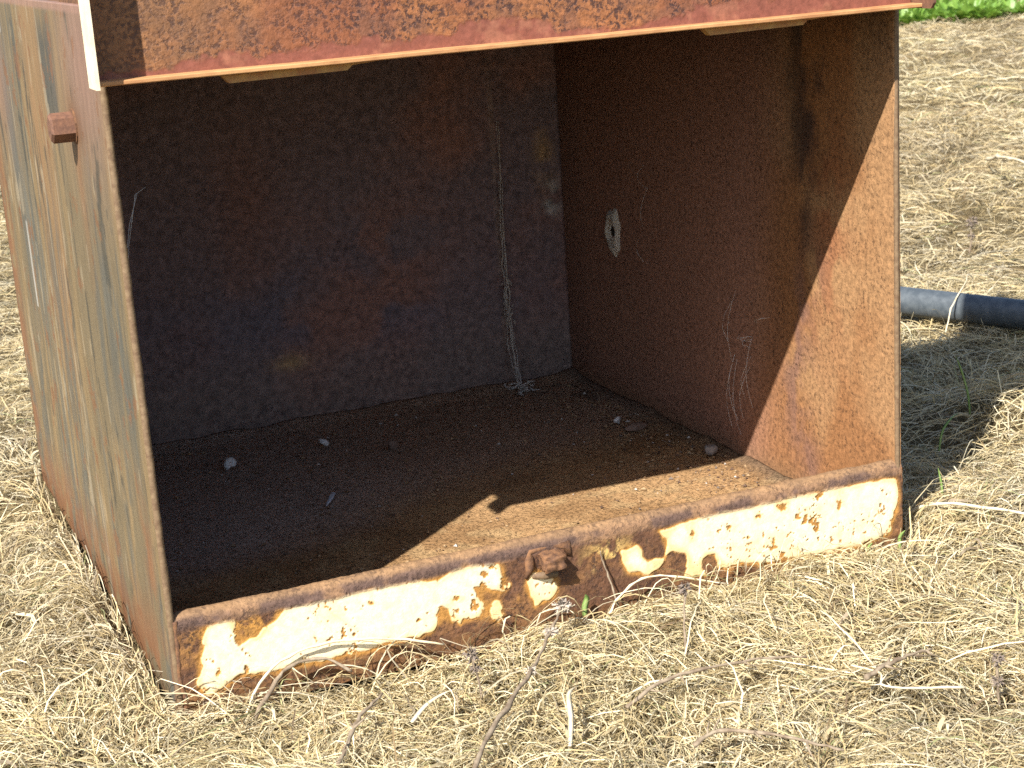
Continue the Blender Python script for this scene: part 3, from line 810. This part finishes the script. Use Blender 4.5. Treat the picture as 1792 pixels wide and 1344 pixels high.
for s in range(16):      # tangle on the floor
    a = rnd.uniform(0, 6.28)
    p0 = Vector((0.856 + rnd.gauss(0, 0.012), 0.965 + rnd.gauss(0, 0.012), FZ + rnd.uniform(0.001, 0.028)))
    pts = [p0 + Vector((0.02 * math.cos(a + t * 2) * t, 0.02 * math.sin(a + t * 2) * t, -0.012 * t * rnd.random())) for t in (0, 0.3, 0.6, 1.0)]
    for p in pts: p.z = max(p.z, FZ + 0.001)
    tube_bm(bm, pts, [0.0012, 0.0024, 0.002, 0.0008], 5)
tag(bm_obj('dusty_cobweb', bm, M_oldweb, None, True), 'dusty grey cobweb rope hanging down the back wall to a tangle on the floor', 'cobweb')

def wall_web(name, threads, label, rad=0.00028):
    bm = bmesh.new()
    for (y0, z0, y1, z1, bow) in threads:
        pts = []
        for i in range(7):
            t = i / 6
            pts.append((0.9985 - 0.012 * math.sin(math.pi * t) - rnd.uniform(0, 0.001), y0 + (y1 - y0) * t + bow * math.sin(math.pi * t), z0 + (z1 - z0) * t + rnd.uniform(-0.001, 0.001)))
        tube_bm(bm, pts, [rad * rnd.uniform(0.5, 1.3) for _ in pts], 4)
    tag(bm_obj(name, bm, M_web), label, 'cobweb')
th = []
for i in range(8):
    y = rnd.uniform(0.36, 0.44); z = rnd.uniform(0.16, 0.30)
    th.append((y, z, y + rnd.uniform(-0.01, 0.025), z - rnd.uniform(0.05, 0.13), rnd.uniform(-0.003, 0.003)))
for i in range(5):
    y = rnd.uniform(0.32, 0.42); z = rnd.uniform(0.19, 0.25)
    th.append((y, z, y + rnd.uniform(-0.04, 0.04), z + rnd.uniform(-0.02, 0.02), rnd.uniform(-0.008, 0.008)))
wall_web('cobweb', th, 'thin bright cobweb threads on the right wall at the edge of the shadow')
th = [(0.70, 0.44, 0.69, 0.40, 0.006), (0.69, 0.40, 0.71, 0.33, -0.006), (0.73, 0.31, 0.70, 0.27, 0.0)]
wall_web('cobweb', th, 'fine cobweb thread on the right wall just beside the mud nest', 0.00025)
bm = bmesh.new()
tube_bm(bm, [(0.010, 0.03, 0.52), (0.022, 0.05, 0.555), (0.036, 0.06, 0.585)], [0.0002, 0.0003, 0.0002], 4)
tube_bm(bm, [(0.010, 0.03, 0.50), (0.018, 0.05, 0.53), (0.034, 0.06, 0.585), (0.048, 0.07, 0.59)], [0.0002, 0.00025, 0.0004, 0.0002], 4)
tag(bm_obj('cobweb', bm, M_web), 'cobweb threads in the upper left of the opening behind the left plate edge', 'cobweb')

# ------------------------------------------------------------------ black pipe
k = N('black_poly')
a = k.noise(60, 4, 0.6, (1, 1, 1)); b = k.noise(14, 3, 0.6)
k.l(k.mix(k.math('MULTIPLY', k.mr(a, 0.4, 0.65), 0.7), (0.060, 0.074, 0.088), (0.115, 0.133, 0.148)), k.b.inputs['Base Color'])
k.b.inputs['Roughness'].default_value = 0.48
k.bump(k.noise(300, 3, 0.6), 0.15, 0.001)
M_pipe = k.m
pipe = tag(empty('black_pipe', (1.60, 1.46, 0.0)), 'black plastic pipe lying on the dry grass behind the right side of the box', 'pipe')
def hollow(bm, pts, r, ri, sides=36):
    P = [Vector(p) for p in pts]
    ro, rin = [], []
    for i, p in enumerate(P):
        t = (P[min(i + 1, len(P) - 1)] - P[max(i - 1, 0)]).normalized()
        u = t.cross(Vector((0, 0, 1))).normalized(); v = u.cross(t)
        for lst, rad in ((ro, r), (rin, ri)):
            lst.append([bm.verts.new(p + (u * math.cos(2 * math.pi * k / sides) + v * math.sin(2 * math.pi * k / sides)) * rad) for k in range(sides)])
    for lst in (ro, rin):
        for a, b in zip(lst, lst[1:]):
            for k in range(sides): bm.faces.new((a[k], a[(k + 1) % sides], b[(k + 1) % sides], b[k]))
    for e in (0, -1):
        for k in range(sides): bm.faces.new((ro[e][k], ro[e][(k + 1) % sides], rin[e][(k + 1) % sides], rin[e][k]))
bm = bmesh.new()
A = Vector((1.655, 1.32, 0.028)); Bp = Vector((2.30, -0.135, 0.028))
pts = [A + (Bp - A) * t - pipe.location for t in np.linspace(0, 1, 14)]
hollow(bm, pts, 0.030, 0.026)
bm_obj('pipe_wall', bm, M_pipe, pipe, True)

# ------------------------------------------------------------------ dry grass
PAL = np.array([(0.68, 0.58, 0.36), (0.58, 0.46, 0.24), (0.76, 0.68, 0.47), (0.48, 0.38, 0.20), (0.42, 0.36, 0.25), (0.26, 0.18, 0.09), (0.36, 0.37, 0.17)])
PALP = [0.34, 0.27, 0.13, 0.13, 0.06, 0.05, 0.02]
def straw_mat(name='dry_straw'):
    k = N(name)
    at = k.n('ShaderNodeAttribute'); at.attribute_name = 'Col'
    k.l(at.outputs['Color'], k.b.inputs['Base Color'])
    k.b.inputs['Roughness'].default_value = 0.6
    k.b.inputs['Specular IOR Level'].default_value = 0.3
    tr = k.n('ShaderNodeBsdfTranslucent'); k.l(at.outputs['Color'], tr.inputs[0])
    mx = k.n('ShaderNodeMixShader'); mx.inputs[0].default_value = 0.22
    k.l(k.b.outputs[0], mx.inputs[1]); k.l(tr.outputs[0], mx.inputs[2])
    k.l(mx.outputs[0], k.t.nodes['Material Output'].inputs[0])
    return k.m
M_straw = straw_mat()

def blades(x, y, L, W, H, ang, curl, lift, seg, cols):
    """curved ribbons that leave the thatch at (x,y), arch to height H and lie down again"""
    n = len(x); m = seg + 1
    t = np.linspace(0, 1, m)[None, :]
    th = ang[:, None] + curl[:, None] * (t - 0.3) + np.cumsum(rng.normal(0, 0.24, (n, m)), 1)
    dx = np.cos(th) * L[:, None] / seg; dy = np.sin(th) * L[:, None] / seg
    px = x[:, None] + np.cumsum(np.hstack([np.zeros((n, 1)), dx[:, :-1]]), 1)
    py = y[:, None] + np.cumsum(np.hstack([np.zeros((n, 1)), dy[:, :-1]]), 1)
    peak = rng.uniform(0.3, 0.75, n)[:, None]
    arch = np.where(t < peak, 1 - ((t - peak) / peak) ** 2, 1 - ((t - peak) / (1.02 - peak)) ** 2 * rng.uniform(0.3, 1.0, n)[:, None])
    pz = ground_h(px.ravel(), py.ravel()).reshape(n, m) + lift[:, None] + H[:, None] * arch
    # keep out of the steel
    inx = (px > -0.012) & (px < 1.014) & (py > -0.012) & (py < 1.05)
    toL, toR, toF = px + 0.012, 1.014 - px, py + 0.012
    tb = 1.05 - py
    mn = np.minimum(np.minimum(toL, toR), np.minimum(toF, tb))
    px = np.where(inx & (mn == toL), -0.013, np.where(inx & (mn == toR), 1.015, px))
    py = np.where(inx & (mn == toF), -0.013, np.where(inx & (mn == tb), 1.051, py))
    P = np.stack([px, py, pz], -1)
    tan = np.gradient(P, axis=1)
    tan /= np.linalg.norm(tan, axis=2, keepdims=True) + 1e-9
    up = np.array((0, 0, 1.0))
    side = np.cross(tan, up); side /= np.linalg.norm(side, axis=2, keepdims=True) + 1e-9
    nrm = np.cross(side, tan)
    roll = rng.normal(0, 0.7, n)[:, None, None] + rng.normal(0, 0.6, n)[:, None, None] * t[:, :, None]
    wv = (side * np.cos(roll) + nrm * np.sin(roll)) * (W[:, None] * (1.0 - 0.75 * t ** 2) * 0.5)[:, :, None]
    V = np.stack([P - wv, P + wv], 2)          # n, m, 2, 3
    V = V.reshape(-1, 3)
    b = np.arange(n)[:, None] * (2 * m) + np.arange(seg)[None, :] * 2
    F = np.stack([b, b + 1, b + 3, b + 2], -1).reshape(-1, 4)
    C = np.repeat(cols, 2 * m, 0)
    return V, F, C

def scatter(n, xr, yr, keep):
    x = rng.uniform(*xr, n); y = rng.uniform(*yr, n)
    ins = (x > -0.006) & (x < 1.008) & (y > -0.006) & (y < D + 0.01)
    k = keep(x, y) & ~ins
    return x[k], y[k]

def straw_cols(x, y, n):
    c = PAL[rng.choice(len(PAL), n, p=PALP)] * np.array((0.99, 1.0, 1.02)) * rng.uniform(0.75, 1.15, n)[:, None]
    g = fbm(x * 2.3, y * 2.3, 201, 3)
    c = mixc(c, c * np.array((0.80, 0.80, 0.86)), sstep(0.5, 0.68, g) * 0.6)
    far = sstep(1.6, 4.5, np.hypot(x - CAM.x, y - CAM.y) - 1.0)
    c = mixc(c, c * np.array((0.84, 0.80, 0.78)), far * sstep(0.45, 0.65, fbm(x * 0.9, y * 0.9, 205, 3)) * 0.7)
    return c

def grass():
    Vs, Fs, Cs = [], [], []
    off = 0
    def add(V, F, C):
        nonlocal off
        Vs.append(V); Fs.append(F + off); Cs.append(C); off += len(V)
    # flow of the matted thatch
    def flow(x, y):
        return fbm(x * 2.6 + 3, y * 2.6, 211, 2) * 12.0 + fbm(x * 7, y * 7, 213, 2) * 5.0
    dist = lambda x, y: np.hypot(x - CAM.x, y - CAM.y)
    zones = [   # count, xr, yr, keep by distance, size factor
        (175000, (-0.75, 1.75), (-0.75, 0.75), lambda x, y: (dist(x, y) < 2.6) & (dist(x, y) > 1.0), 1.0),
        (125000, (-0.9, 2.6), (-0.3, 2.2), lambda x, y: (dist(x, y) >= 2.3) & (dist(x, y) < 4.0), 1.15),
        (125000, (-1.0, 5.0), (0.5, 5.5), lambda x, y: (dist(x, y) >= 3.8) & (dist(x, y) < 7.0) & ((x > 0.9) | (y > 1.0)), 1.7),
        (120000, (-1.5, 11.0), (2.5, 12.0), lambda x, y: (dist(x, y) >= 6.6) & (dist(x, y) < 13.5) & (y < 1.25 * x + 6), 2.8),
    ]
    for cnt, xr, yr, keep, sf in zones:
        x, y = scatter(cnt, xr, yr, keep)
        dn = fbm(x * 11, y * 11, 219, 3)
        kp = rng.random(len(x)) < (0.55 + 0.45 * sstep(0.28, 0.46, dn)) * (1 - 0.85 * hollow_m(x, y))
        x, y = x[kp], y[kp]
        n = len(x)
        ang = flow(x, y) + rng.normal(0, 0.75, n)
        lay = rng.random(n)
        L = rng.uniform(0.025, 0.085, n) * sf ** 0.7 * np.where(rng.random(n) < 0.08, 1.6, 1)
        W = rng.uniform(0.0008, 0.0019, n) * sf
        H = rng.gamma(2.0, 0.0042, n) * (0.7 + 0.6 * fbm(x * 6, y * 6, 215, 2)) * sf ** 0.5
        curl = rng.normal(0, 1.15, n)
        lift = 0.002 + 0.022 * lay * fbm(x * 9, y * 9, 217, 2) * 1.5
        near = np.minimum(np.maximum(np.abs(x - 0.5) - 0.5, 0) + np.maximum(np.abs(y - 0.52) - 0.52, 0), 0.05) / 0.05
        H *= 0.5 + 0.5 * near
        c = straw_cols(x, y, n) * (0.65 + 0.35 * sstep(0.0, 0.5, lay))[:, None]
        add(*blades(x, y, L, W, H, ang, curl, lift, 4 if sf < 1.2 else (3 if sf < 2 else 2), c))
    # loose stalks standing higher
    x, y = scatter(2300, (-0.7, 2.2), (-0.7, 1.9), lambda x, y: dist(x, y) > 1.05)
    n = len(x)
    c = straw_cols(x, y, n) * 1.05
    add(*blades(x, y, rng.uniform(0.06, 0.17, n), rng.uniform(0.0012, 0.0022, n), rng.uniform(0.015, 0.055, n), rng.uniform(0, 6.28, n), rng.normal(0, 0.9, n), np.full(n, 0.008), 7, c))
    # broad pale dead leaves
    x, y = scatter(2600, (-0.7, 2.2), (-0.7, 1.9), lambda x, y: dist(x, y) > 1.05)
    n = len(x)
    c = np.array([(0.70, 0.62, 0.42), (0.55, 0.45, 0.27), (0.36, 0.29, 0.20), (0.22, 0.16, 0.10)])[rng.choice(4, n, p=[0.3, 0.35, 0.2, 0.15])] * rng.uniform(0.7, 1.1, n)[:, None]
    add(*blades(x, y, rng.uniform(0.015, 0.09, n), 0.0022 + 0.0038 * rng.random(n) ** 2, rng.uniform(0.002, 0.022, n), rng.uniform(0, 6.28, n), rng.normal(0, 0.7, n), rng.uniform(0.008, 0.020, n), 5, c))
    # stalks leaning on the lip and along the sides
    k_ = 390
    x = np.concatenate([rng.uniform(0.02, 1.0, 150), rng.uniform(-0.04, -0.015, 160), rng.uniform(1.02, 1.05, 80)])
    y = np.concatenate([rng.uniform(-0.06, -0.02, 150), rng.uniform(0.0, 1.0, 160), rng.uniform(0.0, 1.0, 80)])
    c = straw_cols(x, y, k_)
    add(*blades(x, y, rng.uniform(0.05, 0.16, k_), rng.uniform(0.0012, 0.0022, k_), rng.uniform(0.012, 0.055, k_), rng.uniform(0, 6.28, k_), rng.normal(0, 1.0, k_), np.full(k_, 0.012), 7, c))
    o = link('dry_grass', mesh_np('dry_grass', np.vstack(Vs), np.vstack(Fs), np.vstack(Cs)), M_straw)
    o['kind'] = 'stuff'
    tag(o, 'matted straw-coloured dry grass covering the ground', 'dry grass')
grass()

# ------------------------------------------------------------------ single stalks, twigs, shoots
M_twig = plain_mat('grey_twig', (0.17, 0.125, 0.085), 0.85, c2=(0.30, 0.24, 0.17), scale=90, bstr=0.5, bdist=0.001, stretch=(1, 1, 1))
M_pale = plain_mat('pale_stalk', (0.68, 0.60, 0.44), 0.7, c2=(0.55, 0.46, 0.30), scale=60, bstr=0.3, bdist=0.0006)
M_seed = plain_mat('dark_seed_head', (0.14, 0.11, 0.09), 0.95, c2=(0.25, 0.20, 0.16), scale=200, bstr=0.5)
M_fluff = plain_mat('grey_seed_head', (0.34, 0.29, 0.24), 0.95, c2=(0.46, 0.40, 0.33), scale=200, bstr=0.5)
M_green = plain_mat('green_shoot', (0.15, 0.25, 0.06), 0.5, c2=(0.24, 0.32, 0.11), scale=60, bstr=0.1)
def gz(x, y): return float(ground_h(np.array([x]), np.array([y]))[0])

def stalk(name, pts, r0, r1, mat, label, cat, group=None, heads=(), n=20, knots=0.32):
    """a woody stalk; heads = [(t, radius, material)] clusters of bracts on it"""
    base = Vector(pts[0])
    P = [p - base for p in spline(pts, n)]
    if heads:
        root = empty(name, base)
    bm = bmesh.new()
    tube_bm(bm, [p + Vector((rnd.gauss(0, r0 * 0.3), rnd.gauss(0, r0 * 0.3), rnd.gauss(0, r0 * 0.2))) for p in P], [(r0 + (r1 - r0) * i / (n - 1)) * (1 + knots * rnd.uniform(-1, 1)) for i in range(n)], 7)
    if cat == 'twig':
        for q in range(4):
            i = rnd.randrange(3, n - 2)
            d = (P[i + 1] - P[i - 1]).normalized()
            sd = (d.orthogonal().normalized() * rnd.choice((-1, 1)) + d * 0.8 + Vector((rnd.gauss(0, .4), rnd.gauss(0, .4), rnd.gauss(0, .3)))).normalized()
            ln = r0 * rnd.uniform(3, 9)
            tube_bm(bm, [P[i], P[i] + sd * ln * 0.5 + d * r0 * 0.5, P[i] + sd * ln + d * r0 * 2], [r0 * 0.55, r0 * 0.4, r0 * 0.2], 6)
    if not heads:
        o = bm_obj(name, bm, mat, None, True); o.location = base
        return tag(o, label, cat, group)
    bm_obj('stem', bm, mat, root, True)
    for t, rad, hm in heads:
        c = P[min(int(t * (n - 1)), n - 1)]
        bm = bmesh.new()
        for q in range(46):
            d = Vector((rnd.gauss(0, 1), rnd.gauss(0, 1), rnd.gauss(0, 1))).normalized()
            a = c + d * rad * 0.15
            b = c + d * rad * rnd.uniform(0.6, 1.15) + Vector((0, 0, -0.1 * rad))
            sd = d.orthogonal().normalized() * rad * rnd.uniform(0.08, 0.18)
            mid = (a + b) / 2 + Vector((rnd.gauss(0, 1), rnd.gauss(0, 1), rnd.gauss(0, 1))) * rad * 0.15
            v = [bm.verts.new(a), bm.verts.new(mid + sd), bm.verts.new(b), bm.verts.new(mid - sd), bm.verts.new(mid + d.cross(sd) * 0.5)]
            bm.faces.new((v[0], v[1], v[4])); bm.faces.new((v[1], v[2], v[4])); bm.faces.new((v[2], v[3], v[4])); bm.faces.new((v[3], v[0], v[4]))
        bm_obj('seed_head', bm, hm, root)
    return tag(root, label, cat, group)

stalk('dead_weed', [(0.19, -0.40, 0.0), (0.262, -0.305, 0.022), (0.325, -0.235, 0.030), (0.385, -0.168, 0.034), (0.43, -0.11, 0.040), (0.462, -0.075, 0.052)], 0.0036, 0.0014, M_twig,
      'long dead weed stalk with a fluffy head, slanting up towards the lip lug', 'dead weed', heads=((0.97, 0.013, M_fluff), (0.80, 0.010, M_fluff), (0.55, 0.008, M_fluff)), n=22)
stalk('dead_weed', [(0.318, -0.150, -0.01), (0.318, -0.145, 0.015), (0.314, -0.142, 0.034), (0.312, -0.140, 0.048)], 0.0016, 0.0012, M_twig,
      'short dead weed with a blackened seed head just left of the long slanting stalk', 'dead weed', heads=((0.98, 0.011, M_seed), (0.6, 0.009, M_seed)), n=10)
stalk('dead_weed', [(0.575, -0.17, -0.01), (0.585, -0.15, 0.02), (0.60, -0.125, 0.040), (0.606, -0.115, 0.056)], 0.0018, 0.0012, M_twig,
      'dead weed with a dark curled seed head in front of the middle of the lip', 'dead weed', heads=((0.98, 0.011, M_seed),), n=10)
stalk('dead_weed', [(0.806, -0.455, -0.01), (0.806, -0.452, 0.02), (0.808, -0.450, 0.045)], 0.0018, 0.0012, M_twig,
      'dead weed with a dark head near the right edge of the foreground grass', 'dead weed', heads=((0.98, 0.010, M_seed), (0.5, 0.009, M_seed)), n=10)
stalk('dead_weed', [(2.29, 1.49, -0.01), (2.294, 1.49, 0.04), (2.295, 1.492, 0.075)], 0.0025, 0.0018, M_twig,
      'dead weed with a dark seed head in the sunlit grass above the pipe', 'dead weed', heads=((0.98, 0.018, M_seed), (0.55, 0.012, M_seed)), n=10)
stalk('twig', [(0.115, -0.235, -0.004), (0.150, -0.190, 0.012), (0.175, -0.160, 0.016), (0.204, -0.138, 0.022)], 0.0028, 0.0014, M_twig, 'crooked grey twig on the grass in front of the left end of the lip', 'twig')
stalk('twig', [(0.69, -0.372, 0.014), (0.72, -0.362, 0.018), (0.755, -0.356, 0.020), (0.795, -0.352, 0.018)], 0.0034, 0.0014, M_twig, 'grey forked twig lying flat in the right foreground grass', 'twig')
stalk('twig', [(0.44, -0.275, 0.002), (0.50, -0.262, 0.016), (0.56, -0.268, 0.020), (0.62, -0.275, 0.018), (0.67, -0.285, 0.012)], 0.0023, 0.0014, M_twig, 'long brown stem lying across the grass right of the slanting stalk', 'twig')
stalk('twig', [(0.455, -0.40, 0.008), (0.49, -0.40, 0.016), (0.535, -0.445, 0.018), (0.58, -0.49, 0.010)], 0.0027, 0.0016, M_twig, 'thick brown stem at the bottom edge of the foreground grass', 'twig')
stalk('twig', [(0.78, -0.43, 0.006), (0.70, -0.40, 0.014), (0.71, -0.37, 0.016), (0.70, -0.33, 0.012)], 0.0016, 0.0012, M_pale, 'thin bent pale stem below the grey forked twig', 'twig')
def leafblade(name, pts, wdt, mat, label, cat, group=None):
    base = Vector(pts[0]); P = [p - base for p in spline(pts, 12)]
    bm = bmesh.new(); L = []
    for i, p in enumerate(P):
        t = (P[min(i + 1, 11)] - P[max(i - 1, 0)]).normalized()
        s = Vector((0.915, -0.40, 0.1)); s = (s - t * s.dot(t)).normalized()
        nn = s.cross(t)
        ww = wdt * (0.55 + 0.45 * math.sin(math.pi * min(1, 0.15 + i / 11 * 0.85))) * (1 if i < 9 else (12 - i) / 4) * 0.5
        L.append([bm.verts.new(p - s * ww), bm.verts.new(p - nn * wdt * 0.12), bm.verts.new(p + s * ww), bm.verts.new(p + nn * wdt * 0.05)])
    for a, b in zip(L, L[1:]):
        for k in range(4): bm.faces.new((a[k], a[(k + 1) % 4], b[(k + 1) % 4], b[k]))
    o = bm_obj(name, bm, mat, None, True); o.location = base
    return tag(o, label, cat, group)
leafblade('dead_leaf', [(0.348, -0.325, 0.002), (0.362, -0.30, 0.020), (0.378, -0.262, 0.030), (0.400, -0.240, 0.024)], 0.0065, M_pale, 'broad bleached leaf standing in the grass right of the slanting stalk', 'dead leaf')
leafblade('dead_leaf', [(0.215, -0.20, 0.010), (0.24, -0.185, 0.020), (0.27, -0.172, 0.022), (0.292, -0.165, 0.016)], 0.007, M_pale, 'flat pale leaf lying between the crooked twig and the slanting stalk', 'dead leaf')
stalk('straw_stalk', [(1.055, 0.065, 0.000), (1.085, 0.035, 0.020), (1.12, -0.02, 0.026), (1.165, -0.10, 0.024), (1.22, -0.19, 0.01)], 0.0028, 0.0018, M_pale, 'long bleached stalk lying on the grass beside the right end of the lip', 'stalk')
stalk('straw_stalk', [(0.070, -0.040, -0.010), (0.10, -0.018, 0.020), (0.14, -0.012, 0.036), (0.19, -0.012, 0.040), (0.26, -0.020, 0.030), (0.32, -0.03, 0.012)], 0.0020, 0.0013, M_pale, 'bent straw arching across the left half of the cream lip', 'stalk')
stalk('straw_stalk', [(0.075, -0.055, -0.012), (0.105, -0.035, 0.012), (0.13, -0.022, 0.026), (0.17, -0.024, 0.028), (0.20, -0.04, 0.010)], 0.0026, 0.0016, M_twig, 'brown curved stem lying at the lower left of the lip', 'stalk')
stalk('straw_stalk', [(0.535, -0.04, 0.000), (0.56, -0.028, 0.020), (0.60, -0.020, 0.034), (0.64, -0.03, 0.030), (0.70, -0.05, 0.014)], 0.0018, 0.0012, M_pale, 'thin straw bent across the rusty middle of the lip', 'stalk')
stalk('straw_stalk', [(0.56, -0.03, -0.01), (0.555, -0.018, 0.03), (0.548, -0.010, 0.062), (0.545, -0.008, 0.078)], 0.0014, 0.0009, M_twig, 'thin upright grey stem against the lip right of the lug', 'stalk')
stalk('straw_stalk', [(1.745, 0.87, 0.0), (1.79, 0.905, 0.045), (1.85, 0.945, 0.072), (1.90, 1.00, 0.075), (1.96, 1.06, 0.05)], 0.0017, 0.0010, M_pale, 'bleached stalk bent over the black pipe', 'stalk')
stalk('straw_stalk', [(3.15, 2.50, 0.02), (3.00, 2.25, 0.07), (2.92, 2.05, 0.08), (2.82, 1.85, 0.05)], 0.006, 0.003, M_pale, 'long bleached stalk in the far grass at the right edge above the pipe', 'stalk')

leafblade('green_leaf', [(0.514, -0.020, 0.000), (0.515, -0.018, 0.012), (0.519, -0.017, 0.022), (0.516, -0.020, 0.030)], 0.008, M_green, 'single bright green leaf at the foot of the lip below the lug', 'green shoot', 'green shoots in the dry grass')
for pts, wd, lb in [
    ([(1.425, 0.385, 0.0), (1.424, 0.39, 0.04), (1.418, 0.40, 0.08), (1.41, 0.405, 0.105)], 0.004, 'tall thin green blade standing in the box shadow'),
    ([(1.275, 0.27, 0.0), (1.285, 0.275, 0.03), (1.31, 0.285, 0.045), (1.335, 0.30, 0.045)], 0.004, 'curved green blade at the edge of the box shadow'),
    ([(1.145, 0.09, 0.0), (1.145, 0.092, 0.02), (1.143, 0.098, 0.045)], 0.004, 'short green blade in the sunlit grass right of the lip'),
    ([(0.985, -0.028, -0.005), (0.987, -0.026, 0.010), (0.992, -0.03, 0.020)], 0.006, 'tiny green sprout at the right end of the lip'),
    ([(0.925, -0.040, -0.005), (0.927, -0.038, 0.010), (0.932, -0.04, 0.018)], 0.005, 'tiny green sprout under the right part of the cream paint')]:
    leafblade('green_shoot', pts, wd, M_green, lb, 'green shoot', 'green shoots in the dry grass')

# ------------------------------------------------------------------ green weeds far behind
k = N('weed_leaf')
k.l(k.mix(k.mr(k.noise(14, 3, 0.6), 0.35, 0.65), (0.13, 0.26, 0.035), (0.24, 0.38, 0.07)), k.b.inputs['Base Color'])
k.b.inputs['Roughness'].default_value = 0.45
tr = k.n('ShaderNodeBsdfTranslucent'); tr.inputs[0].default_value = (0.26, 0.42, 0.06, 1)
mx = k.n('ShaderNodeMixShader'); mx.inputs[0].default_value = 0.3
k.l(k.b.outputs[0], mx.inputs[1]); k.l(tr.outputs[0], mx.inputs[2]); k.l(mx.outputs[0], k.t.nodes['Material Output'].inputs[0])
M_weed = k.m
def weed(loc, rad, hgt, nleaf, label, seed):
    r = random.Random(seed)
    base = Vector((loc[0], loc[1], gz(*loc)))
    bm = bmesh.new()
    for i in range(nleaf):
        a = r.uniform(0, 2 * math.pi); q = rad * math.sqrt(r.random())
        p = Vector((q * math.cos(a), q * math.sin(a), 0))
        ln = hgt * r.uniform(0.5, 1.2); out = r.uniform(0.2, 1.0) * ln
        b = a + r.gauss(0, 0.7)
        d = Vector((math.cos(b), math.sin(b), 0)); s = Vector((-d.y, d.x, 0))
        wd = r.uniform(0.008, 0.022)
        L = []
        for j in range(6):
            t = j / 5
            c = p + d * out * t + Vector((0, 0, ln * (t - 0.45 * t * t * (out / ln) * 1.6) * 1.0))
            ww = wd * (0.25 + 1.1 * math.sin(math.pi * (0.1 + 0.85 * t)) * (1 + 0.3 * math.sin(j * 2.3 + i)))
            L.append((bm.verts.new(c - s * ww + Vector((0, 0, 0.3 * ww))), bm.verts.new(c), bm.verts.new(c + s * ww + Vector((0, 0, 0.3 * ww)))))
        for u, v in zip(L, L[1:]):
            bm.faces.new((u[0], u[1], v[1], v[0])); bm.faces.new((u[1], u[2], v[2], v[1]))
    o = bm_obj('green_weed', bm, M_weed); o.location = base
    tag(o, label, 'weed', 'green weeds beyond the dry grass')
weed((6.75, 7.80), 0.20, 0.13, 190, 'low leafy green weed next to the right end of the hood', 1)
weed((7.02, 7.55), 0.20, 0.16, 200, 'bushy green weed, middle clump of the green patch at top right', 2)
weed((7.42, 7.62), 0.17, 0.13, 170, 'green weed clump nearest the top right corner', 3)
weed((7.05, 8.15), 0.25, 0.16, 200, 'green weed behind the middle clump at the top edge of the view', 4)
weed((7.60, 8.20), 0.25, 0.16, 200, 'green weed behind the corner clump at the top edge of the view', 5)
weed((6.45, 8.35), 0.25, 0.16, 180, 'green weed mostly hidden behind the end of the rusty hood', 6)
